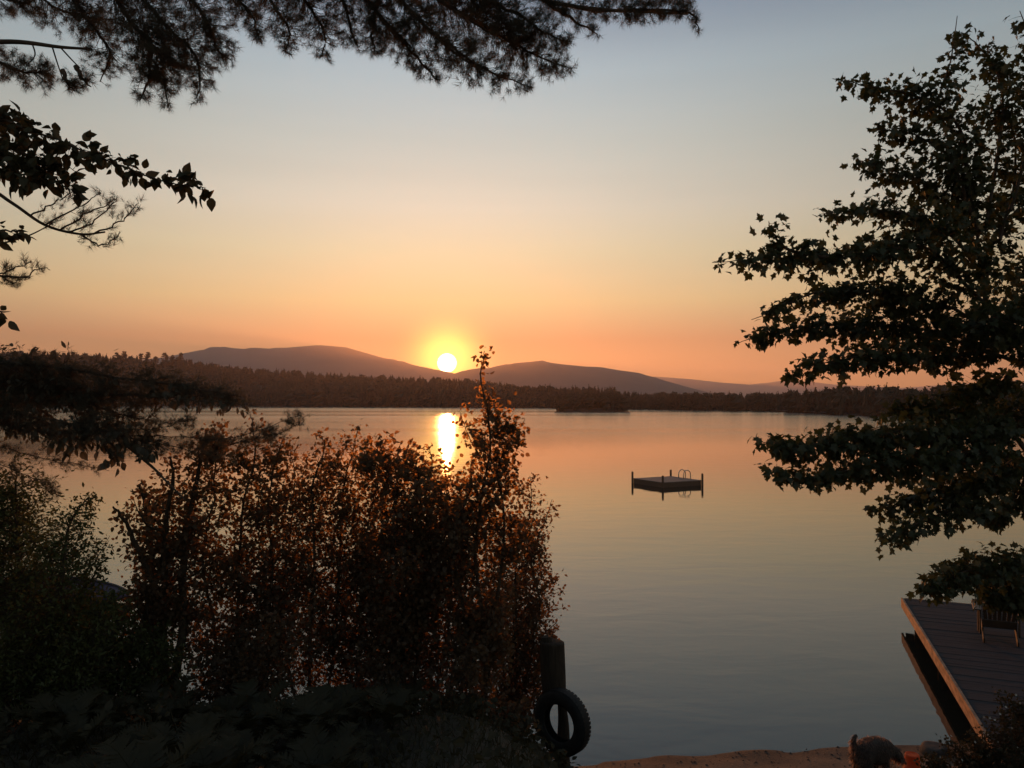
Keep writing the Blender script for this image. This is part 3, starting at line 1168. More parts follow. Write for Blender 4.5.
# --- dog on the beach, head down, facing right
DOGX, DOGY = 4.46, 10.0
dz = float(ground_z(DOGX, DOGY))
M_FUR = surf('dog_fur', (0.05, 0.036, 0.028), (0.11, 0.08, 0.06), 18, 0.95, 0.8, bscale=70)
M_NOSE = surf('dog_nose', (0.01, 0.01, 0.01), (0.02, 0.02, 0.02), 18, 0.4, 0.0)
M_STRAND = leaf_mat('dog_strand', (0.045, 0.033, 0.026), (0.10, 0.072, 0.055), 0.6, (0.6, 0.42, 0.32), 20, gloss=0.05)
dog = empty('dog', (DOGX, DOGY, dz), math.radians(22), 'small shaggy dark dog sniffing the sand with its head down', 'dog')
dog.scale = (1.06, 1.06, 1.12)
J = [  # x forward, y left, z up, radius
    (-0.16, 0, 0.42, 0.125, None), (-0.02, 0, 0.425, 0.135, 0), (0.12, 0, 0.42, 0.14, 1), (0.20, 0, 0.40, 0.105, 2),
    (0.285, -0.01, 0.36, 0.075, 3), (0.35, -0.02, 0.31, 0.082, 4), (0.42, -0.03, 0.25, 0.045, 5), (0.455, -0.035, 0.215, 0.032, 6),
    (-0.25, 0, 0.45, 0.055, 0), (-0.285, 0, 0.53, 0.032, 8), (-0.265, 0, 0.585, 0.024, 9), (-0.225, 0.005, 0.60, 0.018, 10)]
for sy in (-1, 1):
    J += [(0.14, sy * 0.075, 0.30, 0.062, 2)]
    f0 = len(J) - 1
    J += [(0.125, sy * 0.085, 0.20, 0.042, f0), (0.14, sy * 0.085, 0.09, 0.034, f0 + 1), (0.145, sy * 0.085, 0.025, 0.036, f0 + 2),
          (0.185, sy * 0.085, 0.018, 0.030, f0 + 3)]
    J += [(-0.17, sy * 0.08, 0.31, 0.078, 0)]
    f0 = len(J) - 1
    J += [(-0.115, sy * 0.088, 0.215, 0.05, f0), (-0.195, sy * 0.088, 0.125, 0.034, f0 + 1), (-0.17, sy * 0.088, 0.03, 0.034, f0 + 2),
          (-0.13, sy * 0.088, 0.018, 0.030, f0 + 3)]
me = bpy.data.meshes.new('body')
me.from_pydata([j[:3] for j in J], [(j[4], i) for i, j in enumerate(J) if j[4] is not None], [])
ob = bpy.data.objects.new('body', me)
link(ob, dog)
me.materials.append(M_FUR)
sk = ob.modifiers.new('skin', 'SKIN')
for i, j in enumerate(J):
    me.skin_vertices[0].data[i].radius = (j[3], j[3])
me.skin_vertices[0].data[0].use_root = True
sk.use_smooth_shade = True
ss = ob.modifiers.new('sub', 'SUBSURF')
ss.levels = ss.render_levels = 2
# shaggy coat: short strands rooted on the trunk and limbs
a = Acc()
r = np.random.default_rng(12)
Jn = np.array([j[:4] for j in J])
lens = {}
segs = [(i, j[4]) for i, j in enumerate(J) if j[4] is not None]
wts = np.array([np.linalg.norm(Jn[i, :3] - Jn[k, :3]) * (Jn[i, 3] + Jn[k, 3]) for i, k in segs])
pick = r.choice(len(segs), 5200, p=wts / wts.sum())
tpos = r.uniform(0, 1, 5200)
A_ = Jn[[segs[k][0] for k in pick]]
B_ = Jn[[segs[k][1] for k in pick]]
C_ = A_ * (1 - tpos[:, None]) + B_ * tpos[:, None]
dd_ = nrm(B_[:, :3] - A_[:, :3])
rad_n = r.normal(size=(5200, 3))
rad_n = nrm(rad_n - dd_ * (rad_n * dd_).sum(1, keepdims=True))
root_ = C_[:, :3] + rad_n * C_[:, 3:4] * 0.86
ax = rad_n * 0.55 + np.array([-0.35, 0, -0.75]) + r.normal(size=(5200, 3)) * 0.25
strand = (np.array([[0, -0.06, 0], [0, 0.06, 0], [0.5, 0.045, 0.10], [0.5, -0.045, 0.10], [1, 0, 0.0]]), np.array([[0, 1, 2], [0, 2, 3], [3, 2, 4]]))
stamp(a, strand, root_, ax, rad_n, r.uniform(0.035, 0.065, 5200))
a.build('coat', M_STRAND, dog)
for sy in (-1, 1):
    a = Acc()
    e0 = np.array([0.315, sy * 0.062 - 0.01, 0.355])
    a.add([e0 + [0.03, 0, 0.01], e0 + [-0.03, 0, 0.015], e0 + [-0.035, sy * 0.03, -0.05], e0 + [0.0, sy * 0.035, -0.085], e0 + [0.03, sy * 0.025, -0.04],
           e0 + [0.0, sy * 0.045, -0.03]], [[0, 1, 5], [1, 2, 5], [2, 3, 5], [3, 4, 5], [4, 0, 5]])
    ob = a.build('ear', M_FUR, dog, smooth=True)
    sl = ob.modifiers.new('solid', 'SOLIDIFY')
    sl.thickness = 0.01
    a = Acc()
    e0 = np.array([0.385, sy * 0.042 - 0.02, 0.30])
    a.tube([e0, e0 + np.array([0.004, sy * 0.006, 0.001])], [0.010, 0.006], 8)
    a.build('eye', M_NOSE, dog, smooth=True)
a = Acc()
a.tube([(0.468, -0.037, 0.208), (0.482, -0.037, 0.196), (0.49, -0.037, 0.190)], [0.016, 0.018, 0.008], 8)
a.build('nose', M_NOSE, dog, smooth=True)

# pebbles and twigs washed up along the sand
a = Acc()
r = np.random.default_rng(19)
n = 220
px_ = r.uniform(0.9, 6.2, n)
so = np.abs(r.normal(0, 0.5, n))
py_ = np.interp(px_, SX, SY) - 0.02 - so
TETV = np.array([[1, 0, 0], [-1, 0, 0], [0, 1, 0], [0, -1, 0], [0, 0, 0.6], [0, 0, -0.6]], float)
TETF = np.array([[0, 2, 4], [2, 1, 4], [1, 3, 4], [3, 0, 4], [2, 0, 5], [1, 2, 5], [3, 1, 5], [0, 3, 5]])
stamp(a, (TETV, TETF), np.stack([px_, py_, ground_z(px_, py_) + 0.004], -1), r.normal(size=(n, 3)) * [1, 1, 0.1], np.tile([0, 0, 1.0], (n, 1)),
      np.exp(r.normal(-4.6, 0.45, n)))
tag(a.build('pebbles', M_ROCK), 'scattered pebbles along the wet edge of the sand', 'pebbles', kind='stuff')

# ------------------------------------------------------------------ trees and shrubs near the camera
def tree(name, label, cat, trunk_pts, trunk_rad, leafmat, fill, group=None, crown='foliage', twig=None):
    """trunk_pts: world points; fill(wood, leaf) adds limbs and leaves"""
    trunk_pts = np.array(trunk_pts, float)
    root = empty(name, tuple(trunk_pts[0]), 0, label, cat, group)
    org_ = trunk_pts[0]
    a_ = Acc()
    sp_ = smooth_poly(trunk_pts, 5)
    rad__ = np.interp(np.linspace(0, 1, len(sp_)), np.linspace(0, 1, len(trunk_rad)), trunk_rad)
    a_.tube(sp_, rad__, 12)
    a_.build('trunk', M_BARK, root, smooth=True, origin=org_)
    w_, l_ = Acc(), Acc()
    fill(w_, l_)
    if w_.n:
        w_.build('branch', twig or M_TWIG, root, smooth=True, origin=org_)
    l_.build(crown, leafmat, root, origin=org_)
    return root


def limb(wood, pts, r0, r1):
    s_ = smooth_poly(np.array(pts, float), 6)
    wood.tube(s_, np.linspace(r0, r1, len(s_)), 7)


# --- maple at the right: leader inside the frame edge, layered boughs reaching left
MD = 7.0


def maple_fill(wood, leaf):
    S_ = dict(r0=0.016, fwd=0.75, deep=1.7, down=0.55, upb=1.3, size=0.072, tpls=[MAPLE], tw=0.0022, rand=0.6, spread=0.45)
    B = [  # limb (px, py, reach px), distance, tip shift, twigs, leaves per twig
        ([(985, 300, 6), (972, 205, 24), (940, 110, 22), (952, 60, 14), (957, 16, 5)], 7.0, 0.1, 70, 5),
        ([(972, 205, 6), (960, 130, 22), (925, 100, 20), (880, 88, 11), (833, 78, 4)], 7.0, -0.5, 110, 5),
        ([(985, 230, 6), (1000, 140, 22), (1000, 80, 22), (975, 42, 13), (960, 36, 5)], 7.0, 0.6, 85, 5),
        ([(1010, 210, 6), (1030, 130, 26), (1020, 90, 18), (1000, 62, 12)], 7.0, 0.4, 55, 5),
        ([(1040, 140, 10), (1035, 60, 15), (1020, 10, 8)], 6.8, -0.2, 30, 5),
        ([(1000, 240, 8), (1015, 180, 18), (1010, 125, 18), (985, 118, 8)], 7.2, 0.3, 60, 5),
        ([(978, 230, 8), (950, 160, 22), (915, 135, 15), (876, 130, 5)], 6.9, -0.4, 80, 5),
        ([(980, 260, 10), (950, 205, 24), (905, 175, 22), (870, 165, 12), (853, 158, 3)], 7.1, 0.5, 120, 5),
        ([(985, 280, 10), (945, 230, 25), (895, 212, 18), (850, 210, 10), (821, 214, 3)], 6.8, -0.6, 120, 5),
        ([(985, 290, 14), (1000, 225, 28), (1030, 190, 28)], 7.3, 0.4, 80, 5),
        ([(990, 310, 12), (930, 250, 26), (880, 252, 20), (830, 258, 15), (775, 258, 12), (713, 262, 4)], 6.7, -0.9, 190, 5),
        ([(830, 258, 10), (790, 250, 12), (772, 232, 10), (768, 222, 3)], 6.0, -0.2, 26, 5),
        ([(992, 330, 16), (930, 300, 28), (860, 290, 22), (820, 292, 15), (790, 303, 8), (752, 320, 3)], 7.0, -0.5, 170, 5),
        ([(1000, 350, 16), (930, 330, 30), (860, 325, 24), (800, 328, 16), (762, 335, 12), (738, 343, 3)], 7.2, 0.5, 210, 5),
        ([(1000, 350, 16), (940, 358, 24), (880, 355, 20), (830, 362, 14), (790, 372, 6)], 6.9, -0.3, 150, 5),
        ([(1000, 330, 16), (1030, 290, 34), (1050, 260, 30)], 7.1, 0.5, 110, 5),
        ([(1040, 360, 14), (1030, 335, 26), (990, 320, 30)], 6.8, -0.6, 110, 5),
        ([(1010, 420, 10), (960, 430, 20), (900, 432, 22), (850, 440, 18), (800, 445, 14), (757, 441, 4)], 6.9, -0.8, 230, 5),
        ([(1012, 430, 14), (970, 420, 28), (920, 410, 16), (890, 412, 8)], 7.2, 0.4, 110, 5),
        ([(1012, 430, 14), (970, 452, 28), (910, 462, 24), (850, 470, 16), (805, 478, 10), (768, 470, 3)], 6.6, -0.6, 200, 5),
        ([(1014, 450, 16), (985, 480, 22), (940, 490, 18), (900, 505, 12), (870, 508, 4)], 6.9, 0.3, 120, 5),
        ([(1014, 460, 14), (960, 505, 18), (920, 522, 14), (882, 545, 4)], 6.7, -0.2, 100, 5),
        ([(1030, 450, 18), (1020, 490, 24), (1000, 515, 13), (970, 512, 8)], 7.1, 0.3, 95, 5),
        ([(1015, 430, 18), (1030, 410, 34), (1060, 400, 30)], 7.1, 0.3, 110, 5),
        ([(1046, 560, 10), (1010, 560, 20), (970, 570, 18), (940, 582, 13), (930, 590, 4)], 6.7, -0.5, 130, 5),
        ([(1050, 575, 10), (1030, 570, 20), (1000, 588, 16), (975, 592, 6)], 6.9, 0.3, 80, 5),
        ([(1050, 580, 12), (1020, 585, 20), (1000, 596, 12), (985, 600, 5)], 6.8, 0.0, 90, 5),
        ([(1060, 590, 12), (1040, 598, 16), (1015, 604, 8)], 6.7, 0.0, 50, 5),
        ([(1010, 370, 8), (1000, 385, 26), (960, 395, 14), (930, 395, 5)], 7.0, 0.2, 60, 5)]
    for pts, d, dd, n, k in B:
        spray(wood, leaf, pts, d, n=int(n * (1.45 if np.mean([q_[1] for q_ in pts]) > 270 else 1.25)), lpt=k, dd=dd, flat=0.8, **S_)
    limb(wood, [P(1060, 372, 7.0), P(1020, 362, 7.0), P(1000, 356, 7.0), P(930, 332, 7.2)], 0.03, 0.012)
    limb(wood, [P(1052, 480, 7.0), P(1030, 455, 7.0), P(1012, 432, 7.0)], 0.035, 0.018)
    limb(wood, [P(1066, 600, 7.0), P(1055, 575, 6.9), P(1046, 560, 6.7)], 0.03, 0.012)
    limb(wood, [P(1040, 330, 7.0), P(1010, 330, 7.0), P(985, 300, 7.0)], 0.04, 0.02)
    limb(wood, [P(1046, 250, 7.0), P(1043, 190, 7.0), P(1040, 140, 6.9)], 0.025, 0.012)


mb = P(1110, 700, 7.0)
mb[2] = float(ground_z(mb[0], mb[1])) - 0.1
tree('maple_tree', 'tall maple with layered lobed leaves along the right edge', 'tree',
     [mb, P(1085, 620, 7.0), P(1062, 500, 7.0), P(1048, 370, 7.0), P(1050, 200, 7.0), P(1060, 0, 7.0), P(1075, -160, 7.1)],
     [0.15, 0.12, 0.10, 0.08, 0.06, 0.04, 0.02], M_MAPLE, maple_fill)

# --- white pine: trunk out to the left, limbs sweeping over the top of the picture
TUF = [tuft_tpl(22, 1.15, s_, 0.015) for s_ in (1, 2, 3, 4)]
TUF2 = [tuft_tpl(18, 0.9, s_, 0.018) for s_ in (5, 6)]


def pine_fill(wood, leaf):
    S_ = dict(r0=0.02, fwd=1.0, deep=1.5, down=0.15, upb=0.3, size=0.078, tpls=TUF, tw=0.003, rand=0.45, spread=0.16, u0=0.62)
    B = [([(-40, -60, 20), (20, -20, 30), (60, 10, 22), (100, 20, 14)], 6.3, 0, 90, 5),
         ([(-60, 30, 14), (0, 62, 18), (25, 72, 20), (52, 70, 10)], 6.0, 0, 75, 5),
         ([(-40, -10, 16), (10, 0, 20), (40, 8, 12)], 6.4, 0, 40, 5),
         ([(40, -50, 20), (80, 10, 26), (110, 50, 22), (100, 82, 9)], 6.2, 0, 110, 5),
         ([(90, -40, 24), (130, 20, 34), (160, 55, 30), (165, 85, 12), (168, 108, 4)], 6.0, 0, 190, 5),
         ([(110, -40, 24), (160, 20, 34), (195, 55, 24), (200, 85, 10), (196, 103, 4)], 6.2, 0, 150, 5),
         ([(150, 40, 14), (150, 75, 12), (140, 100, 6)], 6.1, 0, 30, 5),
         ([(170, -30, 24), (205, 20, 28), (218, 50, 14), (232, 60, 6)], 6.4, 0, 100, 5),
         ([(200, -50, 24), (235, -5, 20), (250, 15, 14), (262, 45, 6)], 6.2, 0, 70, 5),
         ([(250, -50, 22), (270, 0, 20), (290, 30, 17), (285, 52, 6)], 6.0, 0, 80, 5),
         ([(270, -50, 22), (305, 0, 22), (325, 35, 18), (320, 60, 6)], 6.3, 0, 100, 5),
         ([(300, -60, 22), (340, -5, 22), (352, 30, 14), (358, 48, 6)], 6.2, 0, 85, 5),
         ([(330, -50, 20), (375, 10, 22), (405, 45, 18), (430, 72, 9), (437, 80, 4)], 6.1, 0, 130, 5),
         ([(360, -50, 20), (410, 10, 26), (450, 45, 26), (490, 72, 17), (528, 86, 8)], 5.9, 0, 200, 5),
         ([(390, -50, 22), (440, 0, 28), (490, 30, 30), (535, 55, 22), (570, 68, 7)], 6.2, 0, 230, 5),
         ([(420, -50, 20), (480, -5, 24), (520, 15, 22), (550, 35, 18), (572, 42, 6)], 6.1, 0, 150, 5),
         ([(440, -50, 20), (470, 0, 22), (500, 20, 22), (520, 45, 20)], 6.4, 0, 110, 5),
         ([(385, -20, 16), (372, 30, 14), (376, 55, 8)], 6.2, 0, 40, 5),
         ([(500, -30, 8), (545, 0, 8), (600, 10, 11), (650, 10, 12), (690, 14, 5), (699, 30, 4)], 6.0, 0, 110, 4),
         ([(545, 0, 4), (570, 18, 7), (598, 34, 5)], 6.0, 0, 16, 4),
         ([(560, -45, 14), (610, -18, 16), (660, -8, 12), (690, 2, 6)], 6.2, 0, 80, 4)]
    for pts, d, dd, n, k in B:
        spray(wood, leaf, pts, d, n=int(n * 2.1), lpt=3, dd=dd, **S_)
    # heavier wood that carries the sprays
    T0 = np.array([-6.4, 5.2, 9.3])
    limb(wood, [T0, P(-200, -190, 6.2), P(0, -110, 6.2), P(150, -80, 6.2), P(300, -70, 6.2), P(430, -60, 6.1), P(560, -48, 6.1)], 0.09, 0.02)
    for q in ([(-30, -100), (-45, -75), (-40, -60)], [(60, -95), (75, -65), (90, -40), (125, 15)], [(130, -85), (160, -50), (170, -30)],
              [(230, -72), (245, -60), (250, -50)], [(300, -70), (320, -60), (330, -50), (350, -20), (375, 10), (412, 48)],
              [(340, -66), (352, -58), (360, -50), (405, 5), (445, 45), (480, 70)], [(380, -62), (385, -55), (390, -50), (440, 0), (495, 36)],
              [(430, -60), (450, -50), (470, -40), (500, -30), (545, 0), (600, 9), (650, 12), (688, 14)]):
        limb(wood, [P(x_, y_, 6.1) for x_, y_ in q], 0.022, 0.008)
    limb(wood, [np.array([-6.2, 5.4, 7.6]), P(-150, 20, 5.9), P(-40, 40, 5.9), P(20, 42, 5.9), P(60, 47, 5.9), P(92, 49, 6.0)], 0.03, 0.008)
    for q in ([(32, 43), (35, 55), (28, 64)], [(52, 46), (57, 62), (63, 80)], [(60, 47), (72, 60), (80, 68)]):
        limb(wood, [P(x_, y_, 5.95) for x_, y_ in q], 0.006, 0.004)
    for q in ([(62, 70, 6), (68, 84, 8), (75, 90, 4)], [(76, 66, 6), (84, 80, 8), (90, 86, 4)]):
        spray(wood, leaf, q, 5.95, n=14, lpt=4, **S_)
    for pts in ([(-330, -190, 30), (-250, -170, 40), (-180, -140, 34), (-120, -110, 16)], [(-200, -170, 30), (-130, -120, 36), (-90, -70, 24), (-80, -40, 10)],
                [(-120, -150, 30), (-60, -110, 34), (-10, -90, 24)], [(-260, -20, 16), (-180, 30, 26), (-120, 50, 20), (-90, 70, 8)]):
        spray(wood, leaf, pts, 6.1, n=150, lpt=3, **S_)
    # two thin lower twigs with sparse tufts that curl up at their ends
    S2 = dict(r0=0.006, fwd=1.0, deep=0.9, down=-0.5, upb=0.3, size=0.065, tpls=TUF2, tw=0.0022, rand=0.35, spread=0.3)
    limb(wood, [np.array([-6.0, 5.3, 6.9]), P(-120, 150, 5.3), P(-20, 185, 5.2), P(12, 203, 5.2), P(45, 225, 5.2), P(80, 234, 5.2), P(105, 232, 5.2)], 0.016, 0.006)
    for q in ([(45, 225, 8), (70, 212, 10), (90, 200, 8), (100, 192, 5)], [(70, 232, 8), (95, 220, 10), (112, 205, 8), (118, 195, 5)],
              [(95, 233, 7), (118, 222, 9), (132, 212, 8), (138, 200, 4)], [(30, 216, 6), (50, 205, 9), (68, 195, 7), (80, 186, 4)],
              [(60, 230, 6), (90, 212, 10), (106, 206, 10), (112, 196, 6)], [(80, 234, 4), (100, 245, 5), (115, 238, 5), (121, 232, 3)]):
        spray(wood, leaf, q, 5.2, n=8, lpt=4, **S2)
    limb(wood, [P(-60, 260, 5.0), P(0, 244, 5.1), P(30, 235, 5.1), P(55, 222, 5.2)], 0.008, 0.003)
    limb(wood, [np.array([-6.1, 5.2, 6.3]), P(-100, 290, 5.4), P(-20, 276, 5.3), P(5, 276, 5.3), P(30, 278, 5.3)], 0.012, 0.004)
    for q in ([(-5, 276, 4), (10, 270, 6), (25, 264, 5), (33, 262, 3)], [(5, 277, 4), (25, 276, 6), (40, 268, 6), (50, 270, 3)],
              [(0, 276, 3), (12, 282, 5), (18, 282, 3)]):
        spray(wood, leaf, q, 5.3, n=7, lpt=4, **S2)


gz_ = float(ground_z(-6.4, 5.2))
tree('pine_tree', 'large white pine whose needle boughs hang across the top of the view', 'pine tree',
     [(-6.4, 5.2, gz_ - 0.1), (-6.45, 5.2, 5.5), (-6.35, 5.25, 8.5), (-6.4, 5.2, 12.5)], [0.30, 0.25, 0.22, 0.14], M_NEEDLE, pine_fill, crown='needles')


# --- broad ovate leaves at the upper left
def beech_fill(wood, leaf):
    S_ = dict(r0=0.010, fwd=0.9, deep=1.2, down=0.12, upb=1.2, size=0.078, tpls=[OVATE], tw=0.0025, rand=0.5, spread=0.25)
    limb(wood, [np.array([-5.6, 4.6, 6.2]), P(-200, 120, 4.9), P(-60, 120, 4.8)], 0.03, 0.012)
    for pts, d, n in (([(-60, 120, 10), (-10, 118, 12), (30, 130, 14), (75, 147, 12), (120, 166, 9), (160, 180, 8), (196, 187, 7), (206, 190, 7)], 4.8, 60),
                      ([(-60, 120, 12), (-10, 140, 20), (30, 155, 20), (60, 165, 12), (78, 172, 5)], 4.9, 48),
                      ([(-60, 130, 14), (-20, 150, 22), (10, 165, 20), (30, 182, 10)], 4.7, 36),
                      ([(20, 152, 6), (45, 172, 9), (62, 185, 8), (74, 196, 5)], 4.8, 18),
                      ([(-40, 118, 8), (0, 122, 10), (20, 118, 6)], 4.9, 16)):
        spray(wood, leaf, pts, d, n=int(n*1.8), lpt=3, **S_)
    limb(wood, [P(-90, 250, 4.8), P(-20, 238, 4.8), P(15, 236, 4.8)], 0.008, 0.003)
    spray(wood, leaf, [(-15, 232, 5), (5, 230, 8), (24, 234, 5)], 4.8, n=9, lpt=3, **S_)
    spray(wood, leaf, [(-20, 305, 4), (-5, 308, 5), (2, 315, 4)], 4.8, n=5, lpt=2, **S_)


tree('beech_tree', 'broadleaf tree reaching a pointed leafy branch in from the upper left edge', 'tree',
     [(-5.8, 4.5, float(ground_z(-5.8, 4.5)) - 0.1), (-5.7, 4.55, 5.0), (-5.6, 4.6, 7.5)], [0.14, 0.11, 0.05], M_BEECH, beech_fill)


# --- dark hemlock bough low at the left
def hem_fill(wood, leaf):
    S_ = dict(r0=0.018, fwd=0.9, deep=1.6, down=0.25, upb=0.9, size=0.06, tpls=TUF2 + [NARROW], tw=0.0025, rand=0.5, spread=0.5)
    for pts, d, n in (([(-60, 360, 24), (0, 362, 20), (60, 368, 18), (120, 378, 16), (190, 388, 14), (240, 397, 7)], 6.0, 330),
                      ([(-60, 390, 36), (0, 388, 34), (60, 392, 28), (130, 395, 18), (200, 396, 12), (250, 402, 4)], 6.2, 420),
                      ([(-60, 400, 30), (0, 410, 26), (50, 420, 22), (100, 430, 22), (140, 440, 16), (158, 452, 6)], 5.9, 330),
                      ([(-60, 380, 24), (20, 380, 24), (80, 400, 26), (125, 415, 20), (150, 420, 8)], 6.1, 260),
                      ([(-60, 440, 14), (-10, 425, 14), (40, 430, 12), (80, 440, 7)], 6.0, 90)):
        spray(wood, leaf, pts, d, n=n, lpt=7, **S_)
    S3 = dict(r0=0.004, fwd=1.1, deep=1.1, down=0.0, upb=0.3, size=0.058, tpls=TUF2, tw=0.0018, rand=0.4, spread=0.35)
    for q in ([(120, 436, 6), (170, 436, 9), (215, 440, 8), (250, 446, 4)], [(130, 430, 6), (160, 428, 9), (190, 420, 7)],
              [(140, 440, 6), (190, 450, 9), (235, 462, 5)], [(200, 440, 6), (240, 436, 9), (275, 425, 7), (300, 413, 4)],
              [(230, 445, 6), (262, 438, 8), (290, 428, 6), (308, 415, 3)],
              [(-30, 440, 6), (20, 452, 8), (60, 462, 7), (110, 470, 3)], [(-30, 455, 6), (20, 472, 7), (55, 490, 6)]):
        spray(wood, leaf, q, 5.9, n=34, lpt=5, **S3)
    limb(wood, [P(110, 432, 5.9), P(150, 465, 5.9), P(165, 480, 5.9), P(185, 500, 5.9)], 0.012, 0.006)
    S4 = dict(r0=0.005, fwd=0.9, deep=1.0, down=1.2, upb=0.6, size=0.075, tpls=[OVATE], tw=0.002, rand=0.35, spread=0.3)
    for q in ([(150, 396, 5), (190, 400, 6), (225, 403, 6), (258, 406, 3)], [(95, 435, 6), (110, 452, 8), (120, 462, 3)], [(40, 425, 8), (60, 440, 10), (75, 452, 5)],
              [(120, 425, 8), (135, 440, 9), (150, 455, 4)], [(60, 420, 10), (100, 430, 12), (130, 432, 8)]):
        spray(wood, leaf, q, 5.8, n=14, lpt=2, **S4)
    limb(wood, [np.array([-5.5, 6.4, 5.6]), P(-160, 370, 6.0), P(-60, 375, 6.0)], 0.05, 0.02)


tree('hemlock_tree', 'dark hemlock with a dense low bough crossing the far shore at the left', 'tree',
     [(-5.5, 6.5, float(ground_z(-5.5, 6.5)) - 0.1), (-5.5, 6.45, 4.5), (-5.45, 6.4, 6.0)], [0.16, 0.13, 0.08], M_NEEDLE, hem_fill, crown='needles')


DENS, REACH = 5.6, 1.2
# --- shrubs: each one several stems fanning up from one root
def shrub(name, label, cat, root_px, d, stems, leaf=ROUND, size=0.055, n=60, lpt=6, rad0=0.018, mat=None, group=None, deep=1.4, down=0.1, spread=0.8, t0=0.12, rs=1.0):
    base_ = P(root_px[0], root_px[1], d)
    base_[2] = float(ground_z(base_[0], base_[1])) - 0.06
    root = empty(name, tuple(base_), 0, label, cat, group)
    st_, w_, l_ = Acc(), Acc(), Acc()
    for i_, (pts, dd) in enumerate(stems):
        W3 = []
        K = len(pts)
        b0 = base_ + rng.normal(size=3) * np.array([0.07, 0.07, 0])
        W3.append([*b0, pts[0][2] * d / F_PX * 0.6])
        for k_, p_ in enumerate(pts):
            W3.append([*P(p_[0] + (rng.normal() * 5 if k_ < K - 1 else 0), p_[1], d + dd * (k_ + 1) / K), p_[2] * rs * REACH * d / F_PX])
        ln = sum(math.dist(pts[k_][:2], pts[k_ + 1][:2]) for k_ in range(K - 1)) + 60
        mr_ = np.mean([p_[2] for p_ in pts])
        nn_ = int(DENS * n * ln / 200 * mr_ / 25)
        spray(st_, l_, W3, d, nn_, lpt, size, [leaf], r0=rad0, fwd=0.8, deep=deep, down=down, upb=0.5, tw=0.0025, spread=spread,
              world=True, t0=t0, rand=0.9)
        # side boughs that break up the outline
        smp = smooth_poly(np.array(W3), 5)
        for q_ in range(max(3, int(ln / 38))):
            tt_ = rng.uniform(0.25, 0.93)
            c_ = interp_poly(smp, np.array([tt_]))[0]
            an_ = rng.uniform(0, 6.283)
            R_ = c_[3] * rng.uniform(1.0, 1.75)
            out_ = np.array([math.cos(an_), math.sin(an_) * 1.2, rng.uniform(0.35, 1.3)])
            e_ = c_[:3] + out_ * R_
            m_2 = c_[:3] + out_ * np.array([0.6, 0.6, 0.32]) * R_
            rr2 = c_[3] * 0.5
            spray(st_, l_, [[*c_[:3], rr2 * 0.5], [*m_2, rr2], [*e_, rr2 * 0.45]], d, max(6, int(nn_ * 0.055)), lpt, size, [leaf], r0=rad0 * 0.35,
                  fwd=0.9, deep=1.2, down=down, upb=0.5, tw=0.002, spread=spread, world=True, t0=0.15, rand=0.9)
    st_.build('stem', M_BARK, root, smooth=True, origin=base_)
    l_.build('foliage', mat or M_SHRUB, root, origin=base_)
    return root


shrub('birch_sapling', 'tallest sapling, its leafy tip rising above the hills right of the sun', 'sapling', (478, 775), 7.4,
      [([(478, 640, 20), (480, 560, 20), (482, 500, 22), (488, 445, 23), (488, 405, 10), (485, 378, 3), (484, 362, 2), (484, 352, 1)], 0.1),
       ([(498, 600, 20), (505, 520, 20), (502, 470, 18), (508, 435, 15), (516, 418, 7)], 0.3),
       ([(465, 620, 22), (462, 540, 22), (470, 490, 14), (470, 465, 6)], -0.2)],
      n=62, size=0.05, rad0=0.02, rs=0.82)
shrub('alder_shrub', 'leafy shrub bulging right towards the tyre post', 'shrub', (505, 765), 8.7,
      [([(520, 680, 24), (532, 610, 26), (540, 560, 16), (548, 520, 8), (552, 500, 3)], 0.2),
       ([(510, 640, 26), (518, 560, 24), (526, 510, 16), (530, 475, 6)], -0.2),
       ([(525, 720, 20), (538, 670, 14), (548, 640, 10), (557, 622, 4)], 0.1),
       ([(530, 660, 20), (545, 600, 12), (556, 575, 5)], 0.3),
       ([(500, 700, 34), (500, 600, 34), (505, 520, 24)], 0.5)],
      n=70, size=0.046, leaf=OVATE, rs=0.84)
shrub('alder_shrub', 'broad leafy shrub below the sun glitter, left of the tallest sapling', 'shrub', (405, 780), 7.6,
      [([(415, 660, 30), (425, 570, 30), (430, 500, 24), (432, 462, 12), (428, 445, 5)], 0.3),
       ([(395, 650, 30), (392, 560, 30), (390, 490, 26), (385, 455, 14), (380, 438, 5)], -0.2),
       ([(440, 680, 30), (450, 600, 30), (448, 530, 28), (445, 480, 16)], 0.5),
       ([(410, 620, 30), (408, 540, 30), (410, 480, 22), (408, 448, 8)], -0.5),
       ([(380, 700, 34), (375, 620, 34), (372, 540, 30)], 0.6)],
      n=62, size=0.05)
shrub('alder_shrub', 'leafy shrub with curled tips in the middle of the thicket', 'shrub', (320, 775), 7.8,
      [([(330, 660, 32), (340, 560, 30), (345, 490, 24), (350, 450, 12), (358, 426, 4)], 0.3),
       ([(310, 650, 30), (308, 560, 30), (312, 490, 24), (320, 450, 12), (318, 432, 4)], -0.2),
       ([(345, 680, 32), (362, 590, 30), (368, 520, 26), (372, 465, 12), (368, 440, 4)], 0.1),
       ([(295, 700, 32), (285, 620, 32), (288, 540, 28), (292, 480, 18), (290, 450, 8)], 0.5)],
      n=58, size=0.05, leaf=OVATE)
shrub('alder_shrub', 'dense shrub behind the low hemlock bough, left part of the thicket', 'shrub', (225, 770), 7.6,
      [([(232, 640, 28), (240, 560, 28), (245, 500, 26), (250, 455, 18), (256, 428, 9), (250, 412, 4)], 0.2),
       ([(210, 630, 26), (212, 560, 26), (215, 500, 24), (222, 450, 16), (215, 425, 6)], -0.2),
       ([(255, 660, 28), (268, 580, 28), (272, 510, 24), (278, 460, 14), (285, 435, 6)], 0.4)],
      n=58, size=0.045)
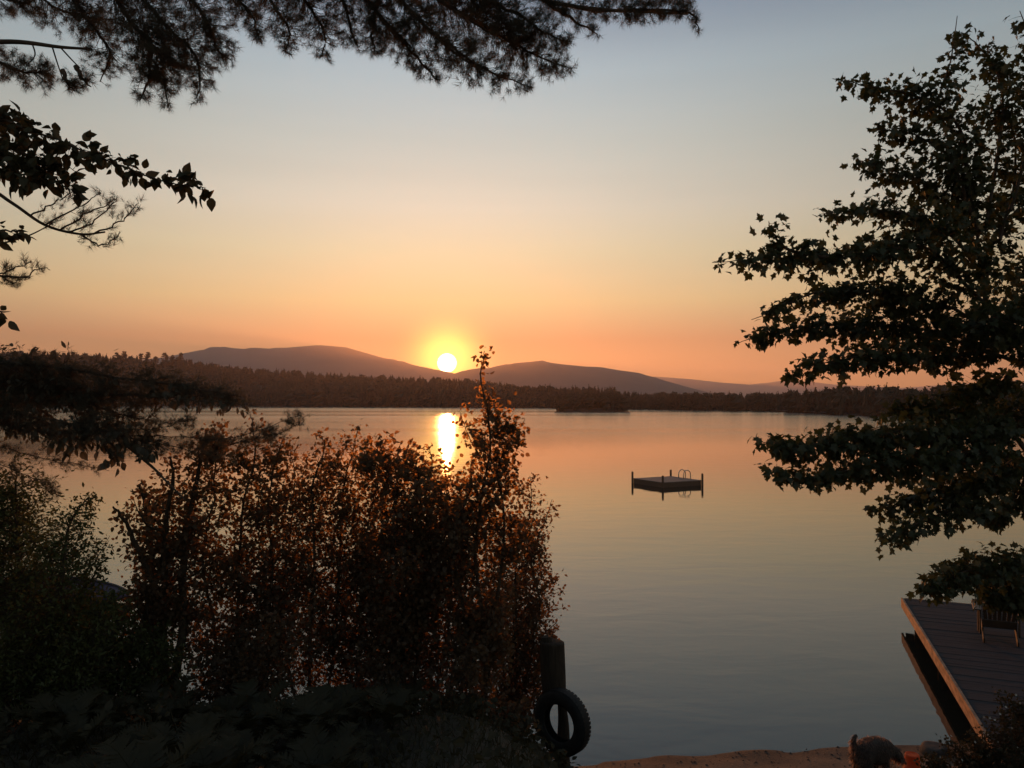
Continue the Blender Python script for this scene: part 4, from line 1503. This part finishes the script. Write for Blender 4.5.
shrub('alder_shrub', 'open many-stemmed shrub beside the gap of water at the left', 'shrub', (170, 765), 7.0,
      [([(165, 640, 22), (163, 580, 22), (165, 520, 20), (172, 480, 14), (170, 458, 5)], 0.1),
       ([(150, 650, 20), (145, 590, 18), (140, 545, 12), (128, 518, 7), (113, 507, 3)], -0.2),
       ([(180, 640, 22), (188, 570, 22), (192, 510, 20), (198, 465, 12), (205, 440, 4)], 0.3),
       ([(160, 660, 22), (155, 600, 20), (150, 550, 16), (142, 500, 8), (140, 485, 3)], 0.4)],
      n=44, size=0.045, rad0=0.045, t0=0.3)
shrub('hemlock_sapling', 'young fine-leaved sapling filling the lower left edge', 'sapling', (30, 765), 6.2,
      [([(30, 640, 36), (25, 570, 34), (20, 510, 26), (18, 475, 12), (12, 462, 5)], 0.2),
       ([(50, 650, 34), (62, 580, 28), (72, 530, 18), (85, 503, 8), (97, 497, 3)], -0.2),
       ([(20, 640, 34), (-10, 560, 36), (-30, 490, 30)], 0.3),
       ([(5, 740, 36), (-5, 700, 38), (5, 655, 32)], 0.1),
       ([(65, 670, 30), (85, 610, 22), (94, 575, 10), (98, 562, 4)], 0.2),
       ([(70, 690, 30), (95, 640, 20), (108, 606, 8), (112, 596, 3)], -0.1)],
      n=120, size=0.042, leaf=NARROW, mat=M_SAPLING, down=0.2)
shrub('hemlock_sapling', 'low dark sapling under the purple boat, left of the open stems', 'sapling', (100, 775), 6.6,
      [([(105, 700, 34), (108, 660, 30), (112, 630, 18), (116, 606, 6)], 0.2),
       ([(80, 700, 34), (70, 650, 34), (60, 610, 24)], 0.4),
       ([(125, 710, 34), (145, 660, 26), (155, 630, 14)], 0.1)],
      n=130, size=0.045, leaf=NARROW, mat=M_SAPLING)
shrub('dogwood_shrub', 'low shrub at the foot of the thicket, right of the open stems', 'shrub', (255, 800), 6.6,
      [([(240, 730, 30), (225, 690, 30), (205, 665, 20), (190, 650, 8)], 0.3),
       ([(265, 730, 30), (270, 680, 30), (280, 640, 18), (290, 620, 8)], 0.1),
       ([(250, 720, 26), (245, 670, 26), (240, 630, 14)], 0.5)],
      n=52, size=0.048, leaf=OVATE, rad0=0.01)
shrub('dogwood_shrub', 'low shrub at the foot of the thicket, just left of the tyre', 'shrub', (430, 810), 6.8,
      [([(420, 740, 30), (400, 700, 30), (380, 675, 20), (360, 660, 8)], 0.3),
       ([(445, 740, 30), (455, 700, 30), (470, 665, 18), (480, 650, 8)], 0.1),
       ([(470, 750, 26), (495, 730, 22), (515, 712, 12), (522, 700, 5)], 0.3)],
      n=52, size=0.048, leaf=OVATE, rad0=0.01)
# low shrub with pale blossoms over the near end of the dock
low = shrub('bramble_bush', 'low bush with tiny pale flowers at the near end of the dock', 'bush', (985, 800), 8.7,
            [([(990, 768, 26), (1000, 740, 24), (1010, 715, 16), (1020, 702, 8)], 0.1),
             ([(1010, 770, 26), (1030, 735, 26), (1040, 705, 16)], 0.3),
             ([(970, 775, 22), (965, 758, 18), (955, 744, 8), (945, 738, 4)], 0.2),
             ([(985, 770, 22), (985, 748, 14), (975, 738, 6)], 0.4),
             ([(950, 780, 18), (938, 764, 12), (925, 757, 5)], 0.1)],
            n=95, size=0.042, leaf=OVATE, mat=M_FERN, rad0=0.006, t0=0.2, rs=0.62)
M_PETAL = surf('petal', (0.55, 0.5, 0.42), (0.7, 0.65, 0.55), 10, 0.8, 0.0)
a = Acc()
r = np.random.default_rng(4)
pet = []
for k in range(5):
    an = k * 1.2566
    i0 = len(pet)
    pet += [(0, 0, 0), (math.cos(an - 0.45) * 0.8, math.sin(an - 0.45) * 0.8, 0.15), (math.cos(an), math.sin(an), 0.22), (math.cos(an + 0.45) * 0.8, math.sin(an + 0.45) * 0.8, 0.15)]
PET = (np.array(pet), np.array([[4 * k, 4 * k + 1, 4 * k + 2, 4 * k + 3] for k in range(5)]))
fp = [(1016, 695), (1006, 707), (1020, 703), (990, 718), (995, 720), (984, 717), (1000, 714), (962, 760), (987, 756), (1018, 748), (1003, 764), (940, 757),
      (975, 742), (1012, 728), (998, 742), (951, 736)]
pos = np.array([P(x_, y_, 8.5 + r.uniform(-0.1, 0.2)) for x_, y_ in fp]) - np.array(low.location)
stamp(a, PET, pos, r.normal(size=(len(fp), 3)), np.tile([0.0, -1, 0.6], (len(fp), 1)), np.full(len(fp), 0.013))
a.build('blossom', M_PETAL, low)


# --- ferns on the bank at the lower left
def fern(seed, fr=9, L_=0.55):
    r = np.random.default_rng(seed)
    root = empty('fern')
    a_ = Acc()
    for k in range(fr):
        an = k / fr * 6.283 + r.uniform(-0.3, 0.3)
        ln = L_ * r.uniform(0.75, 1.1)
        dr = np.array([math.cos(an), math.sin(an), 0])
        s = np.linspace(0, 1, 9)
        pts = dr * (s * ln * 0.85)[:, None] + np.array([0, 0, 1.0]) * (ln * 0.75 * np.sin(s * 2.1) * 0.9)[:, None]
        tubes(a_, pts[None], np.linspace(0.004, 0.001, 9)[None], 3)
        u_ = np.linspace(0.14, 0.99, 24)
        pp = np.stack([np.interp(u_, s, pts[:, i]) for i in range(3)], -1)
        tg_ = nrm(np.gradient(pp, axis=0))
        sd__ = nrm(np.cross(tg_, [0, 0, 1.0]))
        wd = ln * 0.24 * np.sin(np.clip(u_ * 1.05, 0, 1) * math.pi * 0.93 + 0.12) ** 0.8
        T_ = (np.array([[0, -0.09, 0], [0.0, 0.09, 0], [0.55, 0.085, -0.03], [0.55, -0.085, -0.03], [1, 0, -0.16]]), np.array([[0, 1, 2], [0, 2, 3], [3, 2, 4]]))
        for sg in (-1, 1):
            ax_ = sd__ * sg + tg_ * 0.45 + r.normal(size=pp.shape) * 0.07
            stamp(a_, T_, pp, ax_, np.cross(tg_, sd__ * sg) * sg * 1.0 + np.array([0, 0, 0.01]), wd)
    a_.build('frond', M_FERN, root)
    return root


FG = 'ferns covering the bank under the bushes'
fp = []
r = np.random.default_rng(31)
protos = [fern(1, 9, 0.34), fern(2, 8, 0.4), fern(3, 11, 0.30)]
# (px, py, distance, label): the ones that can be told apart
fs = []
for i in range(46):
    fx = r.uniform(-3.7, 0.1)
    fy = r.uniform(3.4, 8.2)
    if fx > -0.6 and fy < 6.2:
        fx -= 1.6
    fs.append((fx, fy))
fs += [(-0.1, 7.9), (0.15, 8.35), (0.0, 7.3), (0.75, 8.0), (0.62, 8.5), (-0.35, 7.0)]
for i, (fx, fy) in enumerate(fs):
    src = protos[i % 3]
    if i < 3:
        rt = src
    else:
        rt = src.copy()
        COL.objects.link(rt)
        for ch_ in src.children:
            cc = ch_.copy()
            COL.objects.link(cc)
            cc.parent = rt
    sc = r.uniform(0.75, 1.25) if i < 46 else 0.6
    rt.scale = (sc, sc, sc)
    rt.rotation_euler = (r.uniform(-0.12, 0.12), r.uniform(-0.12, 0.12), r.uniform(0, 6.28))
    rt.location = (fx, fy, float(ground_z(fx, fy)) - 0.01)
    tag(rt, 'dark fern among the undergrowth in the lower left corner' if i < 46 else 'small fern tuft growing round the foot of the tyre post', 'fern', FG)

# --- ground cover: countless small leaves and grass on the bank
a = Acc()
r = np.random.default_rng(8)
n = 26000
x_ = r.uniform(-6, 8.5, n)
y_ = r.uniform(2.5, 11.0, n)
s_ = np.interp(x_, SX, SY) - y_
z_ = ground_z(x_, y_)
keep = (s_ > 0.35) & (z_ > 0.30 + 0.25 * r.uniform(-1, 1, n) + 0.15 * np.sin(x_ * 2.3)) & ((x_ < 1.2) | (x_ > 4.9) | (s_ > 2.2))
x_, y_, z_ = x_[keep], y_[keep], z_[keep]
n = len(x_)
hgt = r.uniform(0.0, 0.22, n) * np.where(x_ < 0.8, 1.0, 0.5)
pos = np.stack([x_, y_, z_ + hgt], -1)
ax = r.normal(size=(n, 3)) * np.array([1, 1, 0.4])
stamp(a, OVATE, pos, ax, r.normal(size=(n, 3)) * 0.5 + np.array([0, 0, 1.0]), r.uniform(0.03, 0.075, n))
ng = 22000
x_ = np.concatenate([r.uniform(-4, 1.4, ng // 2), r.uniform(4.6, 8.5, ng // 2)])
y_ = r.uniform(4, 11.0, ng)
s_ = np.interp(x_, SX, SY) - y_
z_ = ground_z(x_, y_)
keep = (s_ > 0.3) & (z_ > 0.22 + 0.2 * r.uniform(-1, 1, ng))
x_, y_, z_ = x_[keep], y_[keep], z_[keep]
n = len(x_)
BL = (np.array([[0, -0.02, 0], [0, 0.02, 0], [0.5, 0.015, 0.04], [0.5, -0.015, 0.04], [1, 0, -0.02]]), np.array([[0, 1, 2], [0, 2, 3], [3, 2, 4]]))
stamp(a, BL, np.stack([x_, y_, z_ - 0.01], -1), r.normal(size=(n, 3)) * 0.45 + np.array([0, 0, 1.0]), r.normal(size=(n, 3)), r.uniform(0.08, 0.24, n))
tag(a.build('undergrowth', M_FERN), 'low tangle of grass and small leaves over the dark bank', 'undergrowth', kind='stuff')
